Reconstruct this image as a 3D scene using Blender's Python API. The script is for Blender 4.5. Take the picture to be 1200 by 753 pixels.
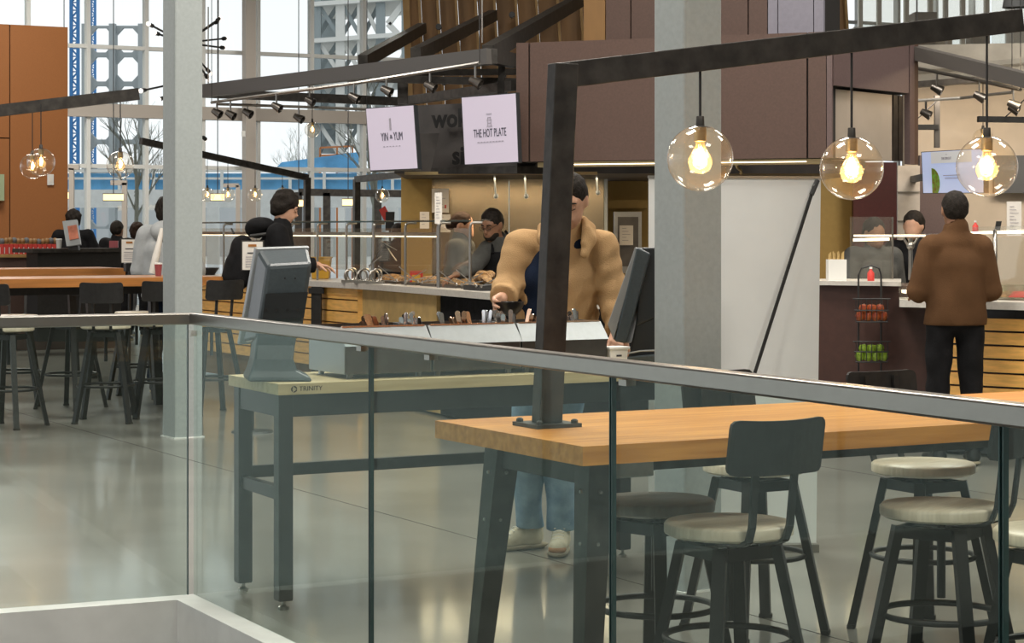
import bpy, bmesh, math, random
import numpy as np
from mathutils import Vector, Matrix, noise as mnoise

for o in list(bpy.data.objects):
    bpy.data.objects.remove(o, do_unlink=True)
SC = bpy.context.scene
COL = SC.collection
random.seed(7)

# ------------------------------------------------------------------ camera
F, CX, CY, H = 2450.0, 600.0, 268.0, 1.52      # focal length (px), principal point, eye height
cam_d = bpy.data.cameras.new('camera')
cam_d.sensor_width = 36.0
cam_d.lens = F / 1200.0 * 36.0
cam_d.shift_y = -(376.5 - CY) / 1200.0
cam_d.clip_end = 400
cam = bpy.data.objects.new('camera', cam_d)
COL.objects.link(cam)
cam.location = (0, 0, H)
cam.rotation_euler = (math.pi / 2, 0, 0)
SC.camera = cam

# ------------------------------------------------------------------ world, exposure
SC.view_settings.view_transform = 'Standard'
SC.view_settings.look = 'None'
SC.view_settings.gamma = 1.0
SC.view_settings.use_curve_mapping = False
SC.view_settings.exposure = 0.2
SC.cycles.transparent_max_bounces = 40
SC.cycles.max_bounces = 8
w = bpy.data.worlds.new('overcast')
SC.world = w
w.use_nodes = True
nt = w.node_tree
bg = nt.nodes['Background']
tc = nt.nodes.new('ShaderNodeTexCoord')
nz = nt.nodes.new('ShaderNodeTexNoise')
nz.inputs['Scale'].default_value = 3.0
nz.inputs['Detail'].default_value = 4.0
rp = nt.nodes.new('ShaderNodeValToRGB')
rp.color_ramp.elements[0].position = 0.35
rp.color_ramp.elements[0].color = (0.84, 0.865, 0.885, 1)
rp.color_ramp.elements[1].position = 0.65
rp.color_ramp.elements[1].color = (0.93, 0.94, 0.95, 1)
nt.links.new(tc.outputs['Generated'], nz.inputs['Vector'])
nt.links.new(nz.outputs['Fac'], rp.inputs['Fac'])
nt.links.new(rp.outputs['Color'], bg.inputs['Color'])
bg.inputs['Strength'].default_value = 1.12

def area_light(name, loc, target, size, energy, color):
    d = bpy.data.lights.new(name, 'AREA')
    d.shape = 'RECTANGLE'
    d.size, d.size_y = size
    d.energy = energy
    d.color = color
    o = bpy.data.objects.new(name, d)
    COL.objects.link(o)
    o.location = loc
    v = Vector(target) - Vector(loc)
    o.rotation_euler = v.to_track_quat('-Z', 'Y').to_euler()
    return o
# lamps: under the kitchen soffit, over the salad stall, and unseen fill lights added over the hall
WARM = (1.0, 0.76, 0.48)
NEUT = (1.0, 0.94, 0.85)
area_light('kitchen_lamp', (0.1, 18.6, 1.97), (0.1, 18.6, 0), (1.8, 0.25), 26, WARM)
area_light('kitchen_lamp', (2.4, 18.8, 1.97), (2.4, 18.8, 0), (1.4, 0.25), 16, WARM)
area_light('stall_lamp', (4.6, 16.9, 2.9), (4.6, 17.4, 0), (1.6, 0.3), 22, WARM)
area_light('wall_washer', (5.0, 20.3, 2.95), (5.0, 22.4, 2.1), (2.4, 0.2), 34, (1.0, 0.84, 0.66))
for lx, ly, le in ((-4, 2, 270), (3.5, 2, 330), (-1, 9, 270), (6, 10, 330), (-6, 16, 260), (0.5, 13.5, 330), (-6, 25, 300), (5, 15, 260), (-9, 33, 500), (-1, 34, 400)):
    area_light('hall_fill_light', (lx, ly, 6.9), (lx, ly, 0), (2.0, 2.0), le, NEUT)  # added out of view to brighten the interior

# ------------------------------------------------------------------ pixel helpers
def pt(x, y, d):
    """point seen at pixel (x, y) at depth d"""
    return Vector(((x - CX) / F * d, d, H + (CY - y) / F * d))
def on(x, y, z=0.0):
    """point seen at pixel (x, y) on the horizontal plane z"""
    return pt(x, y, F * (H - z) / (y - CY))
TH = math.radians(29)
L = Vector((math.cos(TH), math.sin(TH), 0))       # long axis of the tables
S = Vector((-math.sin(TH), math.cos(TH), 0))      # short axis
UP = Vector((0, 0, 1))

# ------------------------------------------------------------------ materials
MATS = {}
def mat(name, col, rough=0.5, metal=0.0, var=0.0, scale=20.0, bump=0.0, bscale=None, stretch=(1, 1, 1),
        spec=0.5, emit=0.0, col2=None, detail=4.0, coat=0.0, rot=None):
    if name in MATS:
        return MATS[name]
    m = bpy.data.materials.new(name)
    m.use_nodes = True
    n, l = m.node_tree.nodes, m.node_tree.links
    b = n['Principled BSDF']
    b.inputs['Roughness'].default_value = rough
    b.inputs['Metallic'].default_value = metal
    b.inputs['Specular IOR Level'].default_value = spec
    b.inputs['Coat Weight'].default_value = coat
    b.inputs['Coat Roughness'].default_value = 0.10
    c = tuple(col) + (1,)
    if var > 0 or col2 is not None or bump > 0:
        t = n.new('ShaderNodeTexCoord')
        mp = n.new('ShaderNodeMapping')
        if rot is None:
            mp.inputs['Scale'].default_value = stretch
        else:
            mp.vector_type = 'TEXTURE'
            mp.inputs['Rotation'].default_value = (0, 0, rot)
            mp.inputs['Scale'].default_value = tuple(1.0 / v for v in stretch)
        l.new(t.outputs['Object'], mp.inputs['Vector'])
        z = n.new('ShaderNodeTexNoise')
        z.inputs['Scale'].default_value = scale
        z.inputs['Detail'].default_value = detail
        l.new(mp.outputs['Vector'], z.inputs['Vector'])
        r = n.new('ShaderNodeValToRGB')
        r.color_ramp.elements[0].position = 0.3
        r.color_ramp.elements[1].position = 0.7
        a = [max(0, v * (1 - var)) for v in col]
        d = col2 if col2 is not None else [min(1, v * (1 + var)) for v in col]
        r.color_ramp.elements[0].color = tuple(a) + (1,)
        r.color_ramp.elements[1].color = tuple(d) + (1,)
        l.new(z.outputs['Fac'], r.inputs['Fac'])
        l.new(r.outputs['Color'], b.inputs['Base Color'])
        if bump > 0:
            z2 = z
            if bscale:
                z2 = n.new('ShaderNodeTexNoise')
                z2.inputs['Scale'].default_value = bscale
                z2.inputs['Detail'].default_value = 3
                l.new(mp.outputs['Vector'], z2.inputs['Vector'])
            bp = n.new('ShaderNodeBump')
            bp.inputs['Strength'].default_value = bump
            bp.inputs['Distance'].default_value = 0.01
            l.new(z2.outputs['Fac'], bp.inputs['Height'])
            l.new(bp.outputs['Normal'], b.inputs['Normal'])
    else:
        b.inputs['Base Color'].default_value = c
    if emit > 0:
        b.inputs['Emission Color'].default_value = c
        b.inputs['Emission Strength'].default_value = emit
    MATS[name] = m
    return m
def glass_mat(name, tint=(0.93, 0.97, 0.95), ior=1.45, rough=0.0, gloss=(1, 1, 1), haze=0.0, hazecol=(0.5, 0.5, 0.48), facing=None, kr=0.5):
    if name in MATS:
        return MATS[name]
    m = bpy.data.materials.new(name)
    m.use_nodes = True
    n, l = m.node_tree.nodes, m.node_tree.links
    n.clear()
    out = n.new('ShaderNodeOutputMaterial')
    tr = n.new('ShaderNodeBsdfTransparent'); tr.inputs['Color'].default_value = tuple(tint) + (1,)
    gl = n.new('ShaderNodeBsdfGlossy'); gl.inputs['Roughness'].default_value = rough
    gl.inputs['Color'].default_value = tuple(gloss) + (1,)
    mx = n.new('ShaderNodeMixShader')
    # Schlick reflectance from the facing angle, the same from both sides of the pane
    lw = n.new('ShaderNodeLayerWeight'); lw.inputs['Blend'].default_value = 0.5
    pw = n.new('ShaderNodeMath'); pw.operation = 'POWER'; pw.inputs[1].default_value = 5.0 if facing is None else facing
    ma = n.new('ShaderNodeMath'); ma.operation = 'MULTIPLY_ADD'
    r0 = ((ior - 1) / (ior + 1)) ** 2
    ma.inputs[1].default_value = (1 - r0) * kr; ma.inputs[2].default_value = r0
    l.new(lw.outputs['Facing'], pw.inputs[0]); l.new(pw.outputs[0], ma.inputs[0])
    l.new(ma.outputs[0], mx.inputs['Fac'])
    base = tr
    if haze > 0:
        df = n.new('ShaderNodeBsdfDiffuse'); df.inputs['Color'].default_value = tuple(hazecol) + (1,)
        m2 = n.new('ShaderNodeMixShader'); m2.inputs['Fac'].default_value = haze
        l.new(tr.outputs['BSDF'], m2.inputs[1]); l.new(df.outputs['BSDF'], m2.inputs[2])
        base = m2
    l.new(base.outputs[0], mx.inputs[1]); l.new(gl.outputs['BSDF'], mx.inputs[2])
    l.new(mx.outputs['Shader'], out.inputs['Surface'])
    MATS[name] = m
    return m

M_floor = mat('polished_concrete', (0.235, 0.225, 0.20), 0.30, 0, 0.20, 1.3, 0.0, None, spec=0.6, detail=8, coat=0.75)
M_conc = mat('pale_concrete', (0.72, 0.735, 0.72), 0.75, 0, 0.08, 5, 0.05)
M_concgrey = mat('grey_concrete', (0.30, 0.29, 0.26), 0.8, 0, 0.15, 4, 0.05)
M_col = mat('painted_steel_grey', (0.34, 0.375, 0.375), 0.5, 0, 0.06, 40, 0.02)
M_hood = mat('hood_steel', (0.50, 0.45, 0.40), 0.5, 0.6, 0.08, 3)
M_steel = mat('brushed_steel', (0.52, 0.51, 0.48), 0.32, 1.0, 0.12, 30, 0.02, stretch=(1, 1, 30))
M_railst = mat('satin_rail_steel', (0.36, 0.345, 0.32), 0.32, 1.0, 0.02, 30, 0.0)
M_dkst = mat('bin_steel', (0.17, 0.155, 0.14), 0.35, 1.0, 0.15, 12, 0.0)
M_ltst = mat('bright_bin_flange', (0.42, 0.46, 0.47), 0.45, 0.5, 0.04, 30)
M_black = mat('black_steel', (0.014, 0.014, 0.014), 0.45, 0, 0.3, 30, 0.02)
M_frame = mat('blackened_steel', (0.040, 0.036, 0.032), 0.5, 0.3, 0.45, 14, 0.06, 60)
M_oak = mat('honey_oak', (0.62, 0.235, 0.036), 0.42, 0, 0.18, 5, 0.02, stretch=(.5, 7, 7), col2=(0.76, 0.34, 0.07), spec=0.35, rot=math.radians(29))
M_oakfar = mat('orange_oak', (0.42, 0.17, 0.04), 0.38, 0, 0.2, 5, 0.02, stretch=(.5, 6, 6), coat=0.3, rot=math.radians(29))
M_block = mat('butcher_block', (0.60, 0.47, 0.25), 0.45, 0, 0.12, 6, 0.02, stretch=(.5, 6, 6), col2=(0.70, 0.57, 0.33), rot=math.radians(29))
M_seat = mat('pale_seat_wood', (0.55, 0.47, 0.35), 0.4, 0, 0.12, 9, 0.02, stretch=(1, 7, 1), col2=(0.66, 0.58, 0.45))
M_seatshade = mat('shaded_seat_wood', (0.17, 0.13, 0.09), 0.4, 0, 0.2, 9, 0.02, stretch=(1, 7, 1))  # seat colour darkened to paint in the shade below the table
M_brown = mat('brown_panel', (0.082, 0.047, 0.036), 0.6, 0, 0.10, 60, 0.03)
M_brownlt = mat('mauve_brown_panel', (0.115, 0.078, 0.075), 0.5, 0, 0.08, 60, 0.02)
M_lav = mat('lavender_grey_panel', (0.20, 0.19, 0.23), 0.5, 0, 0.05, 30)
M_dkgap = mat('dark_joint', (0.012, 0.010, 0.009), 0.9)
M_tan = mat('copper_panel', (0.33, 0.125, 0.035), 0.55, 0, 0.08, 90, 0.04)
M_timber = mat('dark_timber', (0.19, 0.10, 0.032), 0.6, 0, 0.25, 5, 0.03, stretch=(1, 1, 0.2))
M_fin = mat('pale_timber_edge', (0.30, 0.19, 0.08), 0.8, 0, 0.1, 9)
M_ochre = mat('ochre_wall', (0.36, 0.24, 0.07), 0.6, 0, 0.05, 20)
M_ksteel = mat('kitchen_steel', (0.40, 0.33, 0.23), 0.26, 1.0, 0.12, 2.2, 0.35, 2.0)
M_red = mat('oxblood_panel', (0.07, 0.008, 0.007), 0.45, 0, 0.1, 30)
M_cream = mat('cream_wall', (0.62, 0.53, 0.42), 0.8, 0, 0.05, 5)
M_tile = mat('stone_tile', (0.55, 0.50, 0.44), 0.4, 0, 0.12, 8)
M_slat = mat('orange_slat', (0.85, 0.47, 0.125), 0.45, 0, 0.15, 7, 0.03, stretch=(1, 1, 6))
M_ply = mat('plywood', (0.50, 0.34, 0.13), 0.55, 0, 0.15, 8, 0.02)
M_worktop = mat('grey_worktop', (0.55, 0.52, 0.47), 0.3, 0, 0.08, 40)
M_white = mat('white_plastic', (0.75, 0.75, 0.72), 0.5)
M_board = mat('white_banner', (0.84, 0.86, 0.85), 0.6, 0, 0.02, 6)
M_kiosk = mat('slate_plastic', (0.060, 0.078, 0.088), 0.34, 0, 0.1, 80, 0.03)
M_kioskdk = mat('dark_plastic', (0.022, 0.025, 0.028), 0.4)
M_bezel = mat('silver_bezel', (0.34, 0.36, 0.37), 0.35, 0.3)
M_glass = glass_mat('railing_glass', (0.90, 0.955, 0.935), 1.45, gloss=(0.6, 0.66, 0.64), haze=0.006, hazecol=(0.50, 0.62, 0.58))
M_edge = mat('glass_edge', (0.025, 0.06, 0.06), 0.15)
M_wglass = glass_mat('window_glass', (0.96, 0.98, 0.98), 1.4)
M_guard = glass_mat('guard_glass', (0.93, 0.93, 0.90), 1.5, haze=0.05, hazecol=(0.6, 0.55, 0.48))
M_globe = glass_mat('globe_glass', (0.96, 0.945, 0.91), facing=3.2, kr=0.75, haze=0.03, hazecol=(0.8, 0.7, 0.55))
M_bulbg = glass_mat('bulb_glass', (1.0, 0.93, 0.80), facing=3.0, haze=0.10, hazecol=(1.0, 0.75, 0.4))
M_fil = mat('filament', (1.0, 0.72, 0.36), emit=26.0)
M_glow = mat('warm_tube', (1.0, 0.86, 0.62), emit=2.2)
M_lampbox = mat('warm_lantern', (1.0, 0.72, 0.36), emit=1.6)
M_brass = mat('brass', (0.45, 0.34, 0.18), 0.35, 1.0)
M_mull = mat('mullion_grey', (0.62, 0.63, 0.61), 0.5)
M_mulldk = mat('mullion_bronze', (0.40, 0.36, 0.32), 0.5)
M_canopy = mat('canopy_steel', (0.085, 0.078, 0.072), 0.45)
M_redbox = mat('red_box', (0.55, 0.04, 0.03), 0.5)
M_paper = mat('paper', (0.78, 0.74, 0.68), 0.7)
M_ink = mat('ink', (0.03, 0.03, 0.045), 0.6)
M_greyink = mat('grey_ink', (0.30, 0.28, 0.33), 0.6)
M_cupred = mat('cup_maroon', (0.30, 0.07, 0.08), 0.5)
M_skin = mat('skin', (0.58, 0.33, 0.22), 0.5, 0, 0.08, 30, 0.02)
M_skin2 = mat('skin_brown', (0.30, 0.15, 0.085), 0.5, 0, 0.08, 30)
M_hairdk = mat('dark_hair', (0.020, 0.016, 0.013), 0.7, 0, 0.4, 60, 0.5, 90, spec=0.15)
M_hairbr = mat('brown_hair', (0.026, 0.014, 0.009), 0.7, 0, 0.4, 60, 0.5, 90, spec=0.15)
M_fleece = mat('camel_fleece', (0.47, 0.30, 0.15), 0.95, 0, 0.10, 8, 0.5, 220, spec=0.1)
M_brwool = mat('brown_wool', (0.105, 0.054, 0.026), 0.95, 0, 0.10, 8, 0.3, 160, spec=0.1)
M_navy = mat('navy_shirt', (0.009, 0.015, 0.032), 0.9, 0, 0.2, 10, 0.2, 120, spec=0.1)
M_denim = mat('light_denim', (0.17, 0.29, 0.42), 0.9, 0, 0.25, 10, 0.3, 120, spec=0.1, col2=(0.30, 0.44, 0.56))
M_blackcl = mat('black_cloth', (0.010, 0.010, 0.011), 0.9, 0, 0.3, 12, 0.3, 80, spec=0.15)
M_greycl = mat('grey_cloth', (0.085, 0.085, 0.08), 0.9, 0, 0.2, 12, 0.3, 80, spec=0.1)
M_hoodie = mat('pale_grey_hoodie', (0.42, 0.44, 0.45), 0.95, 0, 0.1, 10, 0.3, 90, spec=0.1)
M_shoe = mat('cream_suede', (0.62, 0.56, 0.42), 0.85, 0, 0.1, 30, 0.1)
M_shoetan = mat('tan_toe_cap', (0.45, 0.24, 0.12), 0.8)
M_sole = mat('gum_sole', (0.30, 0.25, 0.17), 0.8)
M_eye = mat('eye_dark', (0.02, 0.015, 0.012), 0.3)
M_lip = mat('lip', (0.42, 0.17, 0.13), 0.5)
M_cut = mat('cutlery_steel', (0.75, 0.75, 0.76), 0.16, 1.0)
M_copper = mat('copper_cutlery', (0.85, 0.55, 0.38), 0.18, 1.0)
M_bowl = mat('black_bowl', (0.010, 0.010, 0.011), 0.3)
M_yellow = mat('yellow_bin', (0.62, 0.36, 0.04), 0.5)
M_apple = mat('red_apple', (0.30, 0.02, 0.015), 0.25, 0, 0.4, 14, col2=(0.45, 0.14, 0.04))
M_lime = mat('green_apple', (0.22, 0.34, 0.035), 0.25, 0, 0.3, 14)
M_food = mat('roast_food', (0.28, 0.12, 0.045), 0.6, 0, 0.6, 40, 0.6, 60, col2=(0.5, 0.30, 0.12))
M_green = mat('green_poster', (0.34, 0.42, 0.26), 0.7)
M_crane = mat('crane_blue', (0.03, 0.17, 0.42), 0.5)
M_tarp = mat('blue_tarp', (0.14, 0.42, 0.72), 0.6, 0, 0.25, 1.5)
M_tower = mat('tower_steel', (0.33, 0.36, 0.37), 0.7)
M_bldg = mat('site_steel', (0.27, 0.31, 0.32), 0.8)
M_bldgpale = mat('site_slab', (0.66, 0.66, 0.63), 0.8)
M_street = mat('street_paving', (0.55, 0.56, 0.56), 0.8, 0, 0.15, 0.8)
M_orange = mat('scaffold_orange', (0.55, 0.20, 0.07), 0.7)
M_bark = mat('pale_bark', (0.36, 0.37, 0.33), 0.9)
M_facade = mat('far_facade', (0.42, 0.44, 0.45), 0.7)
M_screen = mat('lilac_screen', (0.36, 0.32, 0.385), 0.5, emit=0.60)
M_screenb = mat('pale_blue_screen', (0.40, 0.46, 0.66), 0.5, emit=0.55)
M_screenw = mat('white_screen', (0.50, 0.50, 0.50), 0.5, emit=0.45)
M_signdk = mat('charcoal_sign', (0.035, 0.030, 0.028), 0.5, 0, 0.3, 6)
M_signtx = mat('sign_relief', (0.006, 0.006, 0.006), 0.5)
M_posred = mat('pos_screen', (0.45, 0.16, 0.10), 0.15, 0, 0.5, 6, emit=0.15)  # reddish reflection put into the display colour, slightly emissive
M_ceil = mat('ceiling_paint', (0.42, 0.40, 0.37), 0.9)
M_greywall = mat('grey_band', (0.10, 0.105, 0.11), 0.7)

# ------------------------------------------------------------------ object helpers
ROOTM = {}
def tag(o, label=None, cat=None, group=None, kind=None):
    if label: o['label'] = label
    if cat: o['category'] = cat
    if group: o['group'] = group
    if kind: o['kind'] = kind
    return o
def thing(name, label, cat, loc=(0, 0, 0), rotz=0.0, group=None, kind=None):
    o = bpy.data.objects.new(name, None)
    o.empty_display_size = 0.1
    COL.objects.link(o)
    o.location = loc
    o.rotation_euler = (0, 0, rotz)
    ROOTM[o.name] = (Matrix.Translation(Vector(loc)) @ Matrix.Rotation(rotz, 4, 'Z')).inverted()
    return tag(o, label, cat, group, kind)
def copy_tree(o, parent=None):
    c = o.copy()
    COL.objects.link(c)
    if parent is not None:
        c.parent = parent
    for ch in list(o.children):
        copy_tree(ch, c)
    return c

def perp(d):
    d = d.normalized()
    a = Vector((0, 0, 1)) if abs(d.z) < 0.95 else Vector((1, 0, 0))
    u = d.cross(a).normalized()
    return u, u.cross(d).normalized()

class MB:
    def __init__(self):
        self.v, self.f = [], []
    def add(self, vs, fs):
        n = len(self.v)
        self.v += [Vector(p) for p in vs]
        self.f += [tuple(i + n for i in f) for f in fs]
        return self
    def hexa(self, p):      # p: 4 bottom, 4 top
        return self.add(p, [(3, 2, 1, 0), (4, 5, 6, 7), (0, 1, 5, 4), (1, 2, 6, 5), (2, 3, 7, 6), (3, 0, 4, 7)])
    def box(self, c, s, ax=None, ay=None, az=None):
        c = Vector(c)
        ax = (ax or Vector((1, 0, 0))) * s[0] / 2
        ay = (ay or Vector((0, 1, 0))) * s[1] / 2
        az = (az or Vector((0, 0, 1))) * s[2] / 2
        p = []
        for k in (-1, 1):
            p += [c - ax - ay + az * k, c + ax - ay + az * k, c + ax + ay + az * k, c - ax + ay + az * k]
        return self.hexa(p)
    def bar(self, a, b, w, h, up=None):
        a, b = Vector(a), Vector(b)
        d = (b - a).normalized()
        up = Vector(up) if up is not None else (UP if abs(d.z) < 0.95 else Vector((0, 1, 0)))
        s = d.cross(up).normalized()
        u = s.cross(d).normalized()
        s, u = s * w / 2, u * h / 2
        return self.hexa([a - s - u, a + s - u, a + s + u, a - s + u, b - s - u, b + s - u, b + s + u, b - s + u])
    def slab(self, q, t):   # quad extruded away from the camera by t
        q = [Vector(p) for p in q]
        n = (q[1] - q[0]).cross(q[3] - q[0]).normalized()
        if n.dot(q[0] - cam.location) < 0:
            n = -n
        return self.hexa(q + [p + n * t for p in q])
    def tube(self, path, r, seg=8, closed=False):
        path = [Vector(p) for p in path]
        n = len(path)
        rr = r if isinstance(r, (list, tuple)) else [r] * n
        base = len(self.v)
        u = None
        for i, p in enumerate(path):
            if closed:
                d = path[(i + 1) % n] - path[i - 1]
            else:
                d = path[min(i + 1, n - 1)] - path[max(i - 1, 0)]
            d.normalize()
            if u is None:
                u, v = perp(d)
            else:
                u = (u - d * u.dot(d)).normalized()
                v = d.cross(u).normalized()
            v = d.cross(u).normalized()
            for k in range(seg):
                a = 2 * math.pi * k / seg
                self.v.append(p + (u * math.cos(a) + v * math.sin(a)) * rr[i])
        m = n if closed else n - 1
        for i in range(m):
            j = (i + 1) % n
            for k in range(seg):
                k2 = (k + 1) % seg
                self.f.append((base + i * seg + k, base + i * seg + k2, base + j * seg + k2, base + j * seg + k))
        if not closed:
            self.f.append(tuple(base + k for k in reversed(range(seg))))
            self.f.append(tuple(base + (n - 1) * seg + k for k in range(seg)))
        return self
    def lathe(self, prof, c=(0, 0, 0), seg=24, axis=None):
        c = Vector(c)
        if axis is None:
            X, Y, Z = Vector((1, 0, 0)), Vector((0, 1, 0)), UP
        else:
            Z = Vector(axis).normalized()
            X, Y = perp(Z)
        base = len(self.v)
        for r, z in prof:
            for k in range(seg):
                a = 2 * math.pi * k / seg
                self.v.append(c + (X * math.cos(a) + Y * math.sin(a)) * max(r, 1e-5) + Z * z)
        for i in range(len(prof) - 1):
            for k in range(seg):
                k2 = (k + 1) % seg
                self.f.append((base + i * seg + k, base + i * seg + k2, base + (i + 1) * seg + k2, base + (i + 1) * seg + k))
        return self
    def prism(self, poly, z0, z1):
        n = len(poly)
        vs = [Vector((p[0], p[1], z0)) for p in poly] + [Vector((p[0], p[1], z1)) for p in poly]
        fs = [tuple(reversed(range(n))), tuple(range(n, 2 * n))]
        fs += [(i, (i + 1) % n, n + (i + 1) % n, n + i) for i in range(n)]
        return self.add(vs, fs)
    def extrude(self, poly, vec):     # 3-D polygon pushed along vec
        n = len(poly)
        vec = Vector(vec)
        vs = [Vector(p) for p in poly] + [Vector(p) + vec for p in poly]
        fs = [tuple(reversed(range(n))), tuple(range(n, 2 * n))]
        fs += [(i, (i + 1) % n, n + (i + 1) % n, n + i) for i in range(n)]
        return self.add(vs, fs)
    def build(self, name, m, parent=None, local=False, smooth=False, bevel=0.0, fix=True):
        vs = self.v
        loc = Vector((0, 0, 0))
        if parent is not None and not local:
            r = parent
            while r.parent is not None:
                r = r.parent
            M = ROOTM.get(r.name)
            if M is not None:
                vs = [M @ p for p in vs]
        elif parent is None and not local:
            xs = [p.x for p in vs]; ys = [p.y for p in vs]; zs = [p.z for p in vs]
            loc = Vector(((min(xs) + max(xs)) / 2, (min(ys) + max(ys)) / 2, min(zs)))
            vs = [p - loc for p in vs]
        me = bpy.data.meshes.new(name)
        me.from_pydata([tuple(p) for p in vs], [], self.f)
        if fix:
            bm = bmesh.new(); bm.from_mesh(me)
            bmesh.ops.recalc_face_normals(bm, faces=bm.faces)
            bm.to_mesh(me); bm.free()
        me.materials.append(m)
        if smooth:
            me.polygons.foreach_set('use_smooth', [True] * len(me.polygons))
        o = bpy.data.objects.new(name, me)
        COL.objects.link(o)
        if parent is not None:
            o.parent = parent
        else:
            o.location = loc
            ROOTM[o.name] = Matrix.Translation(loc).inverted()
        if bevel > 0:
            bv = o.modifiers.new('bevel', 'BEVEL')
            bv.width = bevel; bv.segments = 2; bv.limit_method = 'ANGLE'
        if smooth:
            es = o.modifiers.new('split', 'EDGE_SPLIT')
            es.split_angle = math.radians(50)
        return o

FLAT = {}
def text(s, size, c, xd, ud, m, parent, name='lettering', sx=1.0, depth=0.001, bold=0.0):
    """flat lettering centred on c"""
    cu = bpy.data.curves.new('t', 'FONT')
    cu.body = s; cu.size = size; cu.align_x = 'CENTER'; cu.align_y = 'CENTER'; cu.extrude = depth
    cu.resolution_u = 3; cu.offset = bold
    o = bpy.data.objects.new('t', cu)
    COL.objects.link(o)
    dg = bpy.context.evaluated_depsgraph_get()
    me = bpy.data.meshes.new_from_object(o.evaluated_get(dg))
    bpy.data.objects.remove(o)
    xd = Vector(xd).normalized(); ud = Vector(ud).normalized(); nd = xd.cross(ud)
    b = MB()
    vs = [Vector(c) + xd * v.co.x * sx + ud * v.co.y + nd * v.co.z for v in me.vertices]
    b.add(vs, [tuple(p.vertices) for p in me.polygons])
    bpy.data.meshes.remove(me)
    return b.build(name, m, parent)
def struct(o):
    o['kind'] = 'structure'
    return o
def ring(c, r, n=24, ax=None, ay=None):
    ax = ax or Vector((1, 0, 0)); ay = ay or Vector((0, 1, 0))
    return [Vector(c) + ax * r * math.cos(2 * math.pi * k / n) + ay * r * math.sin(2 * math.pi * k / n) for k in range(n)]
def sphere_prof(r, n=12, a0=-90, a1=90):
    out = []
    for i in range(n + 1):
        a = math.radians(a0 + (a1 - a0) * i / n)
        out.append((r * math.cos(a), r * math.sin(a)))
    return out
# ================================================================== the setting
CR = on(227, 699)                                   # corner of the glass railing, on the floor
RD = Vector((0.46, -0.888, 0)).normalized()         # railing run towards the camera, right
LD = Vector((-0.90, -0.415, 0)).normalized()        # railing run to the left
NR = Vector((RD.y, -RD.x, 0)); NR = NR if NR.x < 0 else -NR      # into the void (left of the right run)
NL = Vector((-LD.y, LD.x, 0)); NL = NL if NL.y < 0 else -NL      # into the void (in front of the left run)

fa = CR + LD * 45
fb = CR + RD * 14
flo = MB()
flo.add([CR, fb, Vector((45, fb.y, 0)), Vector((45, 46, 0)), Vector((CR.x, 46, 0))], [(0, 1, 2, 3, 4)])
flo.add([CR, Vector((CR.x, 46, 0)), Vector((fa.x, 46, 0)), fa], [(0, 1, 2, 3)])
floor = struct(flo.build('floor', M_floor))
# saw-cut joints in the slab
for k in range(-3, 5):
    a = on(300, 560) + L * (k * 3.4)
    j = MB().bar(a - S * 6 + UP * 0.0005, a + S * 18 + UP * 0.0005, 0.004, 0.001)
    if k in (0, 1, 2, 3):
        j.build('floor_joint', M_dkgap, floor)
# the slab edge round the void and the level below
e = MB()
cin = CR + NR * 0.10 + NL * 0.10
e.hexa([CR + Vector((0, 0, -0.5)), cin + Vector((0, 0, -0.5)), cin + RD * 14 + Vector((0, 0, -0.5)), CR + RD * 14 + Vector((0, 0, -0.5)),
        CR + UP * 0.012, cin + UP * 0.012, cin + RD * 14 + UP * 0.012, CR + RD * 14 + UP * 0.012])
struct(e.build('trim_1', M_conc))
e = MB()
e.hexa([CR + Vector((0, 0, -0.5)), cin + Vector((0, 0, -0.5)), cin + LD * 30 + Vector((0, 0, -0.5)), CR + LD * 30 + Vector((0, 0, -0.5)),
        CR + UP * 0.012, cin + UP * 0.012, cin + LD * 30 + UP * 0.012, CR + LD * 30 + UP * 0.012])
struct(e.build('trim_2', M_conc))
e = MB().box((-6, 4, -3.6), (50, 30, 0.1))
struct(e.build('floor_lower', M_concgrey))

# ceiling, high above the hall
struct(MB().box((2, 14, 7.1), (56, 66, 0.2)).build('ceiling', M_ceil))
# the rest of the hall: solid wall behind and to the right, glazing goes on to the left
struct(MB().box((2, -18, 1.7), (56, 0.3, 10.7)).build('wall_rear', M_concgrey))
struct(MB().box((27, 14, 1.7), (0.3, 66, 10.7)).build('wall_side', M_concgrey))

# ------------------------------------------------------------------ window wall
W0 = pt(237, CY, 39.0); W0.z = 0
SP = 1.1
def wl(k, z=0.0, n=0.0):
    p = W0 + L * (SP * k) - S * n
    return Vector((p.x, p.y, z))
win = thing('window_1', None, None, wl(0), 0, kind='structure')
KM = list(range(-7, 24))
for k in KM:
    MB().bar(wl(k, 0), wl(k, 7.0), 0.07, 0.16, up=S).build('mullion', M_mull, win)
for z, h in ((4.83, 0.07), (3.67, 0.24), (2.66, 0.07), (6.1, 0.07), (0.06, 0.12)):
    MB().bar(wl(-7, z, 0.03 if h > .2 else 0), wl(23, z, 0.03 if h > .2 else 0), 0.20 if h > .2 else 0.12, h).build('transom', M_mull if h < .2 else M_mulldk, win)
for k in KM[:-1]:
    for z0, z1 in ((0.12, 2.62), (2.70, 3.55), (3.79, 4.79), (4.87, 6.06)):
        a, b = wl(k) + L * 0.035, wl(k + 1) - L * 0.035
        a.z, b.z = (z0 + z1) / 2, (z0 + z1) / 2
        MB().bar(a, b, 0.012, z1 - z0).build('pane', M_wglass, win)
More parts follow.
